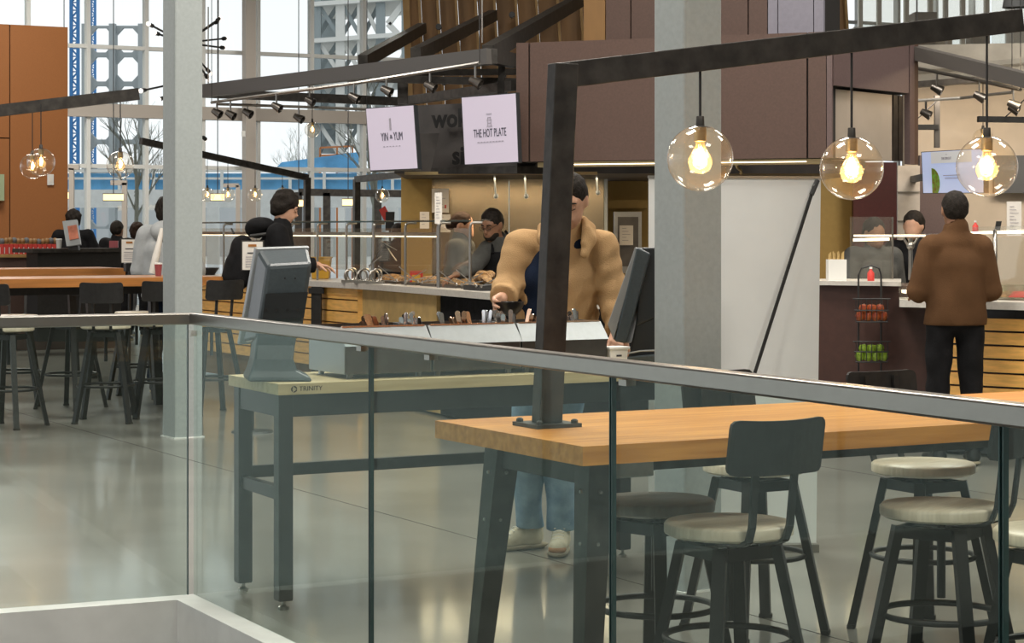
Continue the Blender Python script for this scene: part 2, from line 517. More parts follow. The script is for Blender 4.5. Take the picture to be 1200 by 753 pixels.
# structural column at the glazing and the entrance vestibule
c = wl(0.72, 0, 0.35)
cl = thing('steel_column', 'tall bronze steel column standing just inside the glazed wall', 'column', c)
MB().bar(c, c + UP * 7.0, 0.20, 0.20, up=S).build('shaft', M_mulldk, cl)
MB().box(pt(282, 157, 38.9) - S * 0.14, (0.07, 0.02, 0.10), L, S).build('switch_box', M_white, cl)
ves = struct(thing('door_1', None, None, pt(383, CY + 96, 38.2)))
def vbar(x0, y0, x1, y1, d, w=0.09):
    return MB().bar(pt(x0, y0, d), pt(x1, y1, d), w, w)
for (x0, y0, x1, y1) in ((350, 225, 475, 227), (383, 226, 383, 363), (443, 226, 443, 363), (350, 225, 350, 363)):
    vbar(x0, y0, x1, y1, 38.2, 0.13).build('door_frame', M_frame, ves)
ve2 = struct(thing('door_2', None, None, pt(146, CY + 98, 36.5)))
for (x0, y0, x1, y1) in ((130, 214, 149, 214), (146, 214, 146, 364), (84, 197, 84, 364), (70, 196, 93, 196)):
    vbar(x0, y0, x1, y1, 36.5, 0.085).build('door_frame', M_mulldk, ve2)
ve3 = struct(thing('door_3', None, None, pt(279, CY + 98, 37.2)))
for (x0, y0, x1, y1) in ((262, 217, 280, 217), (279, 217, 279, 366)):
    vbar(x0, y0, x1, y1, 37.2, 0.07).build('door_frame', M_mulldk, ve3)

# ------------------------------------------------------------------ copper panel wall on the left
wlft = struct(thing('wall_left', None, None, pt(75, CY, 29.0) - UP * H))
B0 = pt(75, CY, 29.0); B0.z = 0
def wp(s, z, n=0.0):
    p = B0 - L * s - S * n
    return Vector((p.x, p.y, z))
def wpanel(s0, s1, z0, z1):
    a, b = wp(s0, (z0 + z1) / 2, 0.16), wp(s1, (z0 + z1) / 2, 0.16)
    MB().bar(a, b, 0.03, z1 - z0).build('panel', M_tan, wlft)
MB().bar(wp(0, 2.15), wp(6.2, 2.15), 0.29, 4.3).build('core', M_dkgap, wlft)
wpanel(0, 0.80, 0.02, 4.3); 
for s0 in (0.815, 2.33, 3.85):
    wpanel(s0, s0 + 1.5, 2.76, 4.3); wpanel(s0, s0 + 1.5, 0.02, 2.745)
sp = thing('wall_speaker', 'round white wall speaker on the copper coloured panels', 'speaker', pt(2, 187, 29.2) - S * 0.16)
pc = pt(2, 187, 29.2) - S * 0.18
MB().lathe([(0, -.05), (.085, -.05), (.085, .02), (.07, .04), (0, .045)], pc, 20, -S).build('housing', M_white, sp, smooth=True)
MB().lathe([(0, .046), (.05, .05), (0, .055)], pc, 16, -S).build('grille', M_greywall, sp)
for (x, y, s) in ((22, 189, .13), (51, 211, .15)):
    p = pt(x, y, 29.0) - S * 0.33
    o = thing('wall_switch', 'small white %s plate on the copper panel wall' % ('switch' if x < 30 else 'outlet'), 'switch', p)
    MB().box(p, (s * .6, .02, s), L, S).build('plate', M_white, o, bevel=.004)
    MB().box(p - S * .012, (s * .2, .01, s * .4), L, S).build('toggle', M_paper, o)
p0 = pt(-6, 205, 28.8)
tag(MB().slab([pt(-14, 204, 28.3), pt(5, 204, 28.3), pt(5, 235, 28.3), pt(-14, 235, 28.3)], .01).build('poster', M_green),
    'pale green poster on the copper panel wall', 'poster')

# ------------------------------------------------------------------ the two grey columns
def square_column(x, d, a, ang, label):
    p = pt(x, CY, d); p.z = 0
    t = thing('steel_column', label, 'column', p)
    ax = Vector((math.cos(ang), math.sin(ang), 0)); ay = Vector((-ax.y, ax.x, 0))
    MB().box(p + UP * 3.5, (a, a, 7.0), ax, ay).build('shaft', M_col, t, bevel=.012)
    MB().box(p + UP * .004, (a + .02, a + .02, .008), ax, ay).build('base_seal', M_conc, t)
square_column(214, 15.3, 0.222, math.radians(33), 'pale grey square steel column beside the bar tables with stools')
square_column(806, 8.85, 0.206, math.radians(35), 'pale grey square steel column in front of the white banner')

# ------------------------------------------------------------------ brown bulkhead over the kitchen
D0, D1 = 17.0, 16.0
def bq(x0, x1, y0, y1, off=0.0):       # quad on the bulkhead's front plane
    def dd(x): return D0 + (D1 - D0) * (x - 605) / 370.0 + off
    return [pt(x0, y0, dd(x0)), pt(x1, y0, dd(x1)), pt(x1, y1, dd(x1)), pt(x0, y1, dd(x0))]
blk = struct(thing('wall_bulkhead', None, None, pt(605, 190, D0)))
def zq(x0, x1, z0, z1, off=0.0):
    q = bq(x0, x1, 0, 0, off)
    return [Vector((q[0].x, q[0].y, z1)), Vector((q[1].x, q[1].y, z1)), Vector((q[1].x, q[1].y, z0)), Vector((q[0].x, q[0].y, z0))]
ZB, ZT = 2.065, 3.03
MB().slab(zq(605.5, 974, ZB, ZT - .01, .03), 0.5).build('core', M_dkgap, blk)
for x0, x1 in ((605, 619.2), (621.2, 945), (947.2, 968), (968.8, 975)):
    MB().slab(zq(x0, x1, ZB, ZT), 0.03).build('panel', M_brown if x1 < 970 else M_brownlt, blk)
for x0, x1, m in ((684, 709, M_timber), (710, 738.5, M_brown), (740, 800, M_brown), (801, 876, M_brown), (877.5, 899, M_brown), (900, 911, M_lav), (912, 953, M_lav), (954, 965, M_lav)):
    MB().slab(zq(x0, x1, ZT - .1, 5.2, .9), 0.05).build('panel', m, blk)
MB().slab(zq(684, 965, ZT - .1, 5.2, .96), 0.6).build('core', M_dkgap, blk)
# right return of the bulkhead
R0 = Vector(((975 - CX) / F * D1, D1, 0)); R1 = Vector(((1076 - CX) / F * 17.1, 17.1, 0))
def rq(s0, s1, z0, z1, off=0.0):
    a, b = R0.lerp(R1, s0), R0.lerp(R1, s1)
    n = Vector((-(R1 - R0).y, (R1 - R0).x, 0)).normalized() * off
    return [Vector((a.x, a.y, z1)) + n, Vector((b.x, b.y, z1)) + n, Vector((b.x, b.y, z0)) + n, Vector((a.x, a.y, z0)) + n]
MB().slab(rq(0, 1, 2.62, ZT, .03), .25).build('core', M_dkgap, blk)
MB().slab(rq(0.02, .885, 2.62, ZT), .03).build('panel', M_brownlt, blk)
MB().slab(rq(.90, .955, ZB - .02, ZT), .05).build('panel', M_brownlt, blk)
MB().slab(rq(.955, 1.0, ZB - .02, ZT), .05).build('panel', M_brown, blk)
hood = thing('extractor_hood', 'large stainless extractor hood beside the brown bulkhead', 'hood', R0 + UP * 2.05)
MB().slab(rq(.02, .76, 2.07, 2.60, .06), .3).build('body', M_hood, hood)
MB().slab(rq(.77, .82, 2.07, 2.60, .05), .08).build('side_trim', M_dkst, hood)
MB().slab(rq(.83, .88, 2.07, 2.60, .05), .08).build('side_trim', M_dkst, hood)

# brass lip with tube light along the bottom of the bulkhead
lip = thing('soffit_light', 'brass soffit strip with tube light under the brown bulkhead', 'light', pt(770, 191, 16.7))
q = zq(630, 962, ZB - .045, ZB - .005, .05)
MB().slab(q, .1).build('reflector', M_brass, lip)
q = zq(652, 945, ZB - .03, ZB - .022, .045)
MB().slab(q, .01).build('tube', M_glow, lip)

# ------------------------------------------------------------------ timber wall high over the stalls
tw = struct(thing('wall_timber', None, None, pt(620, CY, 24.0) - UP * H))
def tq(x0, x1, y0, y1, off=0.0):
    D = 24.0 + off
    return [pt(x0 * 1.0, y0, D), pt(x1, y0, D), pt(x1 + 5, y1, D), pt(x0 + 5, y1, D)]
fx = [474, 491, 512.5, 534, 557, 579, 604, 628, 653, 680, 706, 732, 758, 784, 810, 840, 870, 900, 930, 960, 990]
for i in range(len(fx) - 1):
    y1 = 202
    MB().slab([pt(fx[i] - 9 + 2, -160, 24.3), pt(fx[i + 1] - 9, -160, 24.3), pt(fx[i + 1] + 12, y1, 24.0), pt(fx[i] + 14, y1, 24.0)], .1).build('plank', M_timber, tw)
    a, b = pt(fx[i + 1] - 9, -160, 24.25), pt(fx[i + 1] + 12, y1, 23.95)
    MB().bar(a, b, .030, .12, up=(0, 1, 0)).build('fin', M_fin, tw)
MB().slab([pt(466, -160, 24.2), pt(474, -160, 24.2), pt(487, 202, 24.0), pt(479, 202, 24.0)], .2).build('post', M_fin, tw)
for x, y in ((514, 31), (500, 92), (520, 96), (547, 110), (568, 106), (590, 88), (592, 106), (600, 17), (575, 95), (700, 4)):
    MB().lathe([(0, 0), (.035, 0), (.035, .1), (0, .1)], pt(x, y, 23.75), 10, (0, 1, 0)).build('fixing', M_black, tw)

# ------------------------------------------------------------------ kitchen behind the counter
kw = struct(thing('wall_kitchen', None, None, pt(610, CY, 20) - UP * H))
def kq(x0, x1, y0, y1, d): return [pt(x0, y0, d), pt(x1, y0, d), pt(x1, y1, d), pt(x0, y1, d)]
MB().slab(kq(470, 506, 203, 380, 19.8), .1).build('panel', M_ochre, kw)
for x0, x1 in ((506, 596), (597, 677), (678, 711)):
    MB().slab(kq(x0, x1, 196, 390, 19.9), .05).build('steel_panel', M_ksteel, kw)
MB().slab(kq(708, 712, 196, 390, 19.8), .04).build('corner_trim', M_ltst, kw)
MB().slab(kq(712, 1010, 190, 420, 20.6), .1).build('panel', M_ochre, kw)
MB().slab(kq(712, 764, 234, 244, 20.4), .1).build('ledge', M_ochre, kw)
MB().box((1.0, 19.2, 2.16), (4.0, 2.9, 0.34)).build('soffit', M_signdk, kw)
MB().slab(kq(474, 700, 201, 204.5, 17.7), .04).build('hood_lip', M_brass, kw)
# dark sign fascia, two screens
fas = thing('sign_fascia', 'charcoal sign band with dark relief lettering between the two menu screens', 'sign', pt(520, 200, 17.6))
MB().slab([pt(478, 124, 18.0), pt(606, 118, 17.3), pt(606, 197, 17.2), pt(478, 201, 17.9)], .25).build('band', M_signdk, fas)
text('wok', .21, pt(527, 139.5, 17.55), Vector((1, -.7, 0)), UP, M_signtx, fas, bold=.007)
text('si', .21, pt(537, 183, 17.48), Vector((1, -.7, 0)), UP, M_signtx, fas, bold=.007)
MB().slab([pt(473, 198, 17.95), pt(606, 194, 17.15), pt(606, 203, 17.15), pt(473, 204, 17.95)], .4).build('bottom_trim', M_frame, fas)
def screen(qs, label, name='menu_screen', m=M_screen):
    q = [pt(*a) for a in qs]
    cen = sum(q, Vector()) / 4
    t = thing(name, label, 'screen', cen)
    n = (q[1] - q[0]).cross(q[3] - q[0]).normalized()
    if n.y < 0: n = -n
    big = [cen + (p - cen) * 1.03 + n * .004 for p in q]
    MB().slab(big, .05).build('bezel', M_kioskdk, t)
    MB().slab(q, .004).build('display', m, t)
    xd = (q[1] - q[0]).normalized(); ud = (q[0] - q[3]).normalized()
    return t, cen - n * .003, xd, ud
t, c, xd, ud = screen([(429, 127.5, 17.6), (484, 123.5, 17.3), (489, 197, 17.2), (434, 199.5, 17.5)], 'lilac menu screen with dark narrow wordmark, hung at the end of the sign band')
text('YIN', .10, c - xd * .070 + ud * .01 , xd, ud, M_ink, t, sx=.48)
text('&', .05, c + ud * .01, xd, ud, M_ink, t)
text('YUM', .10, c + xd * .075 + ud * .01, xd, ud, M_ink, t, sx=.48)
MB().bar(c + ud * .07, c + ud * .17, .006, .016, up=xd).build('mark', M_greyink, t)
for k in range(6):
    MB().bar(c - ud * .07 + xd * (-.09 + k * .033), c - ud * .07 + xd * (-.074 + k * .033), .002, .006).build('fine_print', M_greyink, t)
t, c, xd, ud = screen([(541, 114.5, 16.95), (604, 109.5, 16.7), (607, 189.5, 16.7), (545, 192.5, 16.95)], 'pale lilac menu screen with tall chef mark beside the brown bulkhead')
text('THE HOT PLATE', .095, c - ud * .03, xd, ud, M_ink, t, sx=.44)
for dz, wd in ((.125, .05), (.095, .03), (.075, .045), (.05, .034), (.025, .05)):
    MB().bar(c + ud * dz - xd * wd / 2, c + ud * dz + xd * wd / 2, .002, .007).build('mark', M_greyink, t)
MB().bar(c + ud * .03 - xd * .016, c + ud * .10 - xd * .012, .002, .005, up=xd).build('mark', M_greyink, t)
MB().bar(c + ud * .03 + xd * .016, c + ud * .10 + xd * .012, .002, .005, up=xd).build('mark', M_greyink, t)
MB().bar(c + Vector((0, .12, 0)), c + Vector((0, .62, 0)), .08, .08).build('bracket', M_black, t)
for k in range(9):
    MB().bar(c - ud * .10 + xd * (-.12 + k * .028), c - ud * .10 + xd * (-.10 + k * .028), .002, .008).build('fine_print', M_greyink, t)

# ------------------------------------------------------------------ right hand back wall, mezzanine
wr = struct(thing('wall_right', None, None, pt(1180, CY, 22.5) - UP * H))
MB().slab(kq(1060, 1420, 60, 420, 22.5), .15).build('plaster', M_cream, wr)
MB().slab(kq(1166, 1420, 182, 226, 22.3), .1).build('grey_band', M_greywall, wr)
MB().slab(kq(1052, 1078, 194, 420, 21.0), .2).build('tile_column', M_tile, wr)
for y in (224, 258, 292):
    MB().slab(kq(1051.5, 1078, y, y + 1, 20.98), .02).build('tile_joint', M_concgrey, wr)
MB().slab(kq(1078, 1110, 182, 420, 21.6), .1).build('brown_panel', M_brownlt, wr)
MB().slab(kq(1000, 1051, 190, 420, 20.3), .1).build('red_panel', M_red, wr)
mz = struct(thing('floor_mezzanine', None, None, pt(1180, 85, 22)))
MB().slab([pt(1064, 85, 22), pt(1420, 60, 20.5), pt(1420, 76, 20.5), pt(1064, 96, 22)], 9).build('slab_edge', M_concgrey, mz)
MB().slab([pt(1010, 54, 22.2), pt(1420, 46, 20.6), pt(1420, 60, 20.5), pt(1010, 86, 22.1)], .2).build('slab_edge', M_concgrey, mz)
bal = thing('glass_balustrade', 'clear glass balustrade along the upper mezzanine edge', 'balustrade', pt(1130, 62, 22))
for k in range(6):
    x0 = 1006 + k * 52
    MB().slab([pt(x0, -4, 22.2 - k * .2), pt(x0 + 50, -4, 22 - k * .2), pt(x0 + 50, 70 - 1, 22 - k * .2), pt(x0, 72, 22.2 - k * .2)], .015).build('glass_panel', M_guard, bal)
w2 = struct(thing('window_2', None, None, pt(1130, 20, 30)))
for x in (1008, 1030, 1062, 1090, 1108, 1128, 1156, 1186, 1220, 1260):
    MB().bar(pt(x, -60, 30), pt(x, 70, 30), .06, .12, up=(0, 1, 0)).build('mullion', M_mull, w2)
for x0, x1 in ((1008, 1062), (1062, 1108), (1108, 1156), (1156, 1220)):
    MB().slab(kq(x0, x1, -60, 70, 30.02), .01).build('pane', M_wglass, w2)
MB().bar(pt(1000, 36, 30), pt(1260, 34, 30), .1, .1).build('transom', M_mull, w2)
# mezzanine furniture seen through the glass
for (x, w_, y0, y1, m) in ((1072, 26, 14, 50, M_greywall), (1096, 20, 24, 50, M_concgrey), (1140, 20, 40, 56, M_greywall), (1188, 18, 30, 60, M_facade)):
    tag(MB().slab([pt(x, y0, 26), pt(x + w_, y0, 26), pt(x + w_, y1 + 28, 26), pt(x, y1 + 28, 26)], .4).build('upstairs_cabinet', m),
        {1072: 'tall dark cabinet on the mezzanine by the window', 1096: 'grey concrete plinth on the mezzanine', 1140: 'low dark cabinet on the mezzanine', 1188: 'pale tall cabinet at the mezzanine end'}[x], 'cabinet')
sh = thing('pendant_shade', 'dark bell shaped pendant shade above the mezzanine', 'lamp', pt(1194, 8, 20))
MB().lathe([(.02, .22), (.06, .20), (.11, .09), (.125, 0), (.12, 0), (.10, .09), (.05, .19), (.02, .20)], pt(1190, 9, 20), 20).build('shade', M_greywall, sh, smooth=True)
MB().tube([pt(1190, -18, 20), pt(1190, -120, 20)], .008, 6).build('cord', M_black, sh)

# ------------------------------------------------------------------ outside
struct(MB().box((0, 100, -0.12), (260, 112, 0.1)).build('ground_outside', M_street))
struct(MB().slab([pt(-300, 214, 120), pt(900, 216, 120), pt(900, 330, 120), pt(-300, 330, 120)], 2).build('wall_far_facade', M_facade))
# lattice tower
tower = thing('lattice_tower', 'grey lattice tower of octagonal openings outside the glazing', 'tower', Vector(((131 - CX) / F * 75, 75, -.07)))
TD = 75.0
def octo(x0, y0, x1, y1):
    b = MB()
    o4 = [pt(x0, y0, TD), pt(x1, y0, TD), pt(x1, y1, TD), pt(x0, y1, TD)]
    cxx, cyy = (x0 + x1) / 2, (y0 + y1) / 2
    hx, hy = (x1 - x0) / 2 * .86, (y1 - y0) / 2 * .86
    oc = [pt(cxx + hx * math.cos(math.radians(a)) * 1.06, cyy - hy * math.sin(math.radians(a)) * 1.06, TD) for a in (112.5, 67.5, 22.5, -22.5, -67.5, -112.5, -157.5, 157.5)]
    vs = o4 + oc
    vs += [v + Vector((0, .25, 0)) for v in vs]
    fs = [(0, 1, 5, 4), (1, 6, 5), (1, 2, 7, 6), (2, 8, 7), (2, 3, 9, 8), (3, 10, 9), (3, 0, 11, 10), (0, 4, 11)]
    f2 = [tuple(i + 12 for i in reversed(f)) for f in fs]
    side = [(4 + i, 4 + (i + 1) % 8, 16 + (i + 1) % 8, 16 + i) for i in range(8)]
    b.add(vs, fs + f2 + side)
    return b
for r in range(7):
    for cc in range(2):
        octo(103 + cc * 31, 30 + r * 34, 134 + cc * 31, 64 + r * 34).build('octagon_panel', M_tower, tower)
for x in (100, 132, 166):
    MB().bar(pt(x, 28, TD - .1), pt(x, 320, TD - .1), .22, .3, up=(0, 1, 0)).build('post', M_tower, tower)
# crane masts
def mast(x, w, d, y0, y1, label):
    t = thing('crane_mast', label, 'crane', Vector(((x + w / 2 - CX) / F * d, d, -.07)))
    zt, zb = pt(x, y0, d).z, -.07
    for xx in (x, x + w):
        for off in (0, w / F * d):
            p = pt(xx, y0, d + off)
            MB().bar(p, Vector((p.x, p.y, zb)), .10, .10, up=(0, 1, 0)).build('chord', M_crane, t)
    b = MB()
    n = int((zt - zb) / (w / F * d * 1.1))
    for i in range(n):
        za, zc = zb + (zt - zb) * i / n, zb + (zt - zb) * (i + 1) / n
        xa, xb = (x - CX) / F * d, (x + w - CX) / F * d
        if i % 2: xa, xb = xb, xa
        b.bar((xa, d, za), (xb, d, zc), .05, .05)
        b.bar((xa, d, zc), (xb, d, zc), .04, .04)
    b.build('lacing', M_crane, t)
mast(83.5, 8, 66, -60, 0, 'blue lattice crane mast standing beside the octagon tower')
mast(106.5, 5, 95, -60, 0, 'slim blue crane mast behind the octagon tower')
# building site
bs = thing('site_building', 'open steel frame building under construction outside the glazing', 'building', Vector(((425 - CX) / F * 70, 70, -.07)))
BD = 70
for x in (371, 399, 424, 446, 476):
    MB().bar(pt(x, -70, BD), Vector(((x - CX) / F * BD, BD, -.07)), .3, .3, up=(0, 1, 0)).build('post', M_bldg if x not in (399, 424) else M_bldgpale, bs)
for y in (-40, 2, 45, 95, 140, 182):
    MB().slab([pt(368, y, BD - .4), pt(478, y - 8, BD - .4), pt(478, y - 3, BD - .4), pt(368, y + 5, BD - .4)], 5).build('floor_slab', M_bldgpale if y < 140 else M_bldg, bs)
for i, y in enumerate((-40, 2, 45, 95, 140)):
    for x0, x1 in ((371, 399), (399, 424), (424, 446)):
        MB().bar(pt(x0, y, BD), pt(x1, y + 43, BD), .14, .14).build('brace', M_bldgpale if (i + x0) % 2 else M_bldg, bs)
        MB().bar(pt(x1, y, BD + .2), pt(x0, y + 43, BD + .2), .14, .14).build('brace', M_bldg, bs)
for x0, y0, x1, y1 in ((455, 28, 476, 0), (455, 28, 476, 50), (452, 110, 476, 60), (455, 78, 476, 100)):
    MB().bar(pt(x0, y0, BD), pt(x1, y1, BD), .2, .2).build('brace', M_bldgpale, bs)
MB().slab([pt(372, -60, BD + 4), pt(398, -60, BD + 4), pt(398, 180, BD + 4), pt(372, 180, BD + 4)], .1).build('infill', M_bldg, bs)
# hoarding with tarpaulin
hd = thing('site_hoarding', 'long blue tarpaulin hoarding with white posts outside the glazing', 'fence', Vector(((330 - CX) / F * 56, 56, -.07)))
for i in range(12):
    x0 = 60 + i * 40
    MB().slab([pt(x0, 203, 56), pt(x0 + 39, 203, 56), pt(x0 + 39, 222, 56), pt(x0, 222, 56)], .06).build('tarpaulin', M_tarp, hd)
    MB().bar(pt(x0, 196, 55.9), pt(x0, 222, 55.9), .08, .08, up=(0, 1, 0)).build('post', M_white, hd)
MB().bar(pt(55, 200, 55.9), pt(545, 200, 55.9), .06, .08).build('rail', M_white, hd)
MB().bar(pt(55, 209, 55.9), pt(545, 209, 55.9), .05, .06).build('rail', M_white, hd)
MB().slab([pt(40, 222, 55.6), pt(545, 222, 55.6), pt(545, 243, 55.6), pt(40, 243, 55.6)], .5).build('plinth', M_conc, hd)
MB().slab([pt(330, 190, 57), pt(420, 178, 57), pt(420, 203, 57), pt(320, 200, 57)], .06).build('tarpaulin', M_tarp, hd)
for x in (250, 310, 420, 460):
    MB().bar(pt(x, 242, 55.5), pt(x, 341, 55.5), .3, .3, up=(0, 1, 0)).build('leg', M_conc, hd)
og = thing('scaffold_frame', 'small orange scaffold frame above the blue hoarding', 'scaffold', pt(395, 200, 58))
for x0, y0, x1, y1 in ((375, 173, 415, 171), (375, 182, 415, 181), (375, 194, 415, 193), (375, 173, 375, 338), (395, 173, 395, 338), (413, 172, 413, 338)):
    MB().bar(pt(x0, y0, 58), pt(x1, y1, 58), .05, .05, up=(0, 1, 0) if x0 == x1 else None).build('pole', M_orange, og)
# bare trees outside
def tree(x, d, ztop, label, seed, r0=.07):
    rnd = random.Random(seed)
    base = Vector(((x - CX) / F * d, d, -.07))
    t = thing('bare_tree', label, 'tree', base)
    MB().tube([base, base + Vector((.05, 0, ztop * .5)), base + Vector((0, 0, ztop * .72))], [r0, r0 * .75, r0 * .5], 7).build('trunk', M_bark, t)
    b = MB()
    def br(p, dirv, ln, r, lev):
        q = p + dirv * ln
        b.tube([p, q], [r, r * .6], 4)
        if lev:
            for _ in range(3):
                nd = (dirv + Vector((rnd.uniform(-.7, .7), rnd.uniform(-.5, .5), rnd.uniform(-.05, .5)))).normalized()
                br(p.lerp(q, rnd.uniform(.5, 1)), nd, ln * rnd.uniform(.6, .8), r * .55, lev - 1)
    for i in range(9):
        a = rnd.uniform(0, 6.28)
        br(base + UP * ztop * rnd.uniform(.32, .72), Vector((math.cos(a) * .55, math.sin(a) * .4, 1)).normalized(), ztop * .17, r0 * .4, 3)
    b.build('branches', M_bark, t)
tree(437, 47, 5.2, 'pale slender bare tree in front of the building site', 3)
tree(158, 46, 4.8, 'thin bare tree in front of the octagon tower', 5, .06)
tree(345, 62, 4.4, 'small bare tree behind the blue hoarding', 8, .05)
# ================================================================== glass railing
RAILZ = 1.174
gr = thing('glass_railing', 'glass railing with flat satin steel cap rail round the floor opening', 'railing', CR)
ca, cb = CR + UP * (RAILZ - .024), CR + RD * 9 + UP * (RAILZ - .024)
MB().bar(ca, cb, .052, .048).build('cap_rail', M_railst, gr, bevel=.006)
MB().bar(ca - LD * .02, CR + LD * 14 + UP * (RAILZ - .024), .052, .048).build('cap_rail', M_railst, gr, bevel=.006)
def rt(x):      # run along RD at pixel column x
    k = (x - CX) / F
    return (k * CR.y - CR.x) / (RD.x - k * RD.y)
cuts = [0.01, rt(435), rt(718), rt(1176), rt(1176) + 1.6, rt(1176) + 3.2]
for i in range(len(cuts) - 1):
    a, b = CR + RD * (cuts[i] + .006), CR + RD * (cuts[i + 1] - .006)
    MB().bar(a + UP * .57, b + UP * .57, .012, 1.13).build('glass_panel', M_glass, gr)
    for p in (a, b):
        if i or p is b:
            MB().bar(p + UP * .01, p + UP * 1.13, .0135, .004, up=RD).build('panel_edge', M_edge, gr)
lt = [0.02, 1.7, 3.4, 5.1, 6.8, 8.5, 10.2, 11.9]
for i in range(len(lt) - 1):
    a, b = CR + LD * (lt[i] + .006), CR + LD * (lt[i + 1] - .006)
    MB().bar(a + UP * .57, b + UP * .57, .012, 1.13).build('glass_panel', M_glass, gr)
    for p in (a, b):
        MB().bar(p + UP * .01, p + UP * 1.13, .0135, .004, up=LD).build('panel_edge', M_edge, gr)
for x in (425, 505, 735):
    p = CR + RD * rt(x) + UP * 1.115
    MB().bar(p - RD * .02, p + RD * .02, .03, .016).build('clamp', M_railst, gr)
p = CR + UP * 1.09
MB().lathe([(0, -.012), (.012, -.012), (.012, .012), (0, .012)], p + NR * .012 + RD * .03, 10, NR).build('clamp', M_white, gr)

# ================================================================== stools
def make_stool(name, h, seatm, back=True):
    t = thing(name, 'x', 'stool')
    MB().lathe([(0, h - .042), (.182, h - .042), (.195, h - .034), (.195, h - .008), (.187, h), (0, h)], (0, 0, 0), 32).build('seat', seatm, t, local=True, smooth=True)
    MB().lathe([(0, h - .055), (.09, h - .055), (.09, h - .042), (0, h - .042)], (0, 0, 0), 20).build('swivel_plate', M_black, t, local=True)
    MB().tube([(0, 0, h - .30), (0, 0, h - .05)], .014, 10).build('screw_post', M_black, t, local=True)
    zt = h - .085
    fr = MB()
    for k in range(4):
        a = math.pi / 4 + k * math.pi / 2
        b_ = a + math.pi / 2
        fr.bar((.145 * math.cos(a), .145 * math.sin(a), zt), (.145 * math.cos(b_), .145 * math.sin(b_), zt), .012, .038)
    fr.bar((-.10, 0, zt), (.10, 0, zt), .04, .02).bar((0, -.10, zt), (0, .10, zt), .04, .02)
    fr.build('top_frame', M_black, t, local=True)
    for k in range(4):
        a = math.pi / 4 + k * math.pi / 2
        d = Vector((math.cos(a), math.sin(a), 0))
        top, bot = d * .145 + UP * (zt + .018), d * (.145 + .125 * (h / .64)) 
        lg = MB().bar(top, bot + UP * .002, .040, .030, up=d)
        tt = Vector((-d.y, d.x, 0))
        o = lg.build('leg', M_black, t, local=True)
        MB().box(bot + UP * .008, (.05, .03, .016), tt, d).build('foot', M_frame, o, local=True)
    rz = .29
    rr = .145 + .125 * (h / .64) * (1 - rz / zt) - .012
    MB().tube(ring((0, 0, rz), rr, 36), .0105, 8, closed=True).build('foot_ring', M_black, t, local=True, smooth=True)
    if back:
        for s in (-1, 1):
            path = [(s * .065, -.03, h - .05), (s * .065, -.15, h - .052), (s * .066, -.195, h - .035), (s * .068, -.215, h + .01), (s * .07, -.235, h + .17), (s * .07, -.250, h + .31)]
            u = MB()
            for i in range(len(path) - 1):
                u.bar(path[i], path[i + 1], .022, .012, up=(0, 1, 0) if i > 1 else (0, 0, 1))
            u.build('upright', M_black, t, local=True)
        b = MB()
        R_, n = .42, 10
        vs, fs = [], []
        outl = []
        W_, Z0, Z1, rc = .168, h + .165, h + .325, .025
        n = 16
        for i in range(n + 1):
            xx = -W_ * math.cos(math.pi * i / n)
            e_ = max(0, abs(xx) - (W_ - rc))
            dz = rc - math.sqrt(max(0, rc * rc - e_ * e_)) if e_ > 0 else 0
            yy = -.262 - (Z0 - h) * .04 + (xx * xx) / (2 * R_)
            for th in (0, -.012):
                vs += [(xx, yy + th + .012, Z0 + dz), (xx, yy + th - .008, Z1 - dz + (xx / W_) ** 2 * .006)]
        for i in range(n):
            a = i * 4; c_ = a + 4
            fs += [(a, c_, c_ + 1, a + 1), (a + 2, a + 3, c_ + 3, c_ + 2), (a, a + 2, c_ + 2, c_), (a + 1, c_ + 1, c_ + 3, a + 3)]
        fs += [(0, 1, 3, 2), (n * 4, n * 4 + 2, n * 4 + 3, n * 4 + 1)]
        b.add(vs, fs).build('backrest', M_black, t, local=True)
    return t
stools = {}
def place_stool(kind, pos, ang, label, group=None):
    h, sm, back = {'low': (.64, M_seat, True), 'lowplain': (.64, M_seatshade, False), 'bar': (.776, M_seat, True)}[kind]
    nm = {'low': 'counter_stool', 'lowplain': 'counter_stool', 'bar': 'bar_stool'}[kind]
    if kind not in stools:
        t = make_stool(nm, h, sm, back); stools[kind] = t
    else:
        t = copy_tree(stools[kind])
    t.location = (pos[0], pos[1], 0)
    t.rotation_euler = (0, 0, ang)
    tag(t, label, 'stool', group)
    return t
def seat_at(x, y, z=.64): 
    p = on(x, y, z); return (p.x, p.y)
AS = math.atan2(S.y, S.x) - math.pi / 2       # local +Y turned onto S
GRP = 'stools around the oak counter table'
place_stool('low', seat_at(854, 610), AS, 'counter stool with black curved backrest, seat tucked under the oak table', GRP)
place_stool('lowplain', seat_at(768, 584), AS + .3, 'backless counter stool with seat coloured dark for the shade under the oak table', GRP)
place_stool('low', seat_at(1103, 590), AS + .45, 'counter stool turned sideways at the oak table, pale seat in front of another stool', GRP)
place_stool('low', seat_at(1082, 541), AS + math.pi, 'counter stool on the far long side of the oak table, back to the fruit stand', GRP)
place_stool('low', seat_at(884, 540), AS + math.pi, 'counter stool pulled out behind the oak table in front of the white banner', GRP)
place_stool('low', seat_at(1243, 619), AS, 'counter stool standing closest to the glass railing at the oak table', GRP)
GB = 'bar stools at the long tables by the column'
def feet_at(x, y):
    p = on(x, y, 0); return (p.x, p.y)
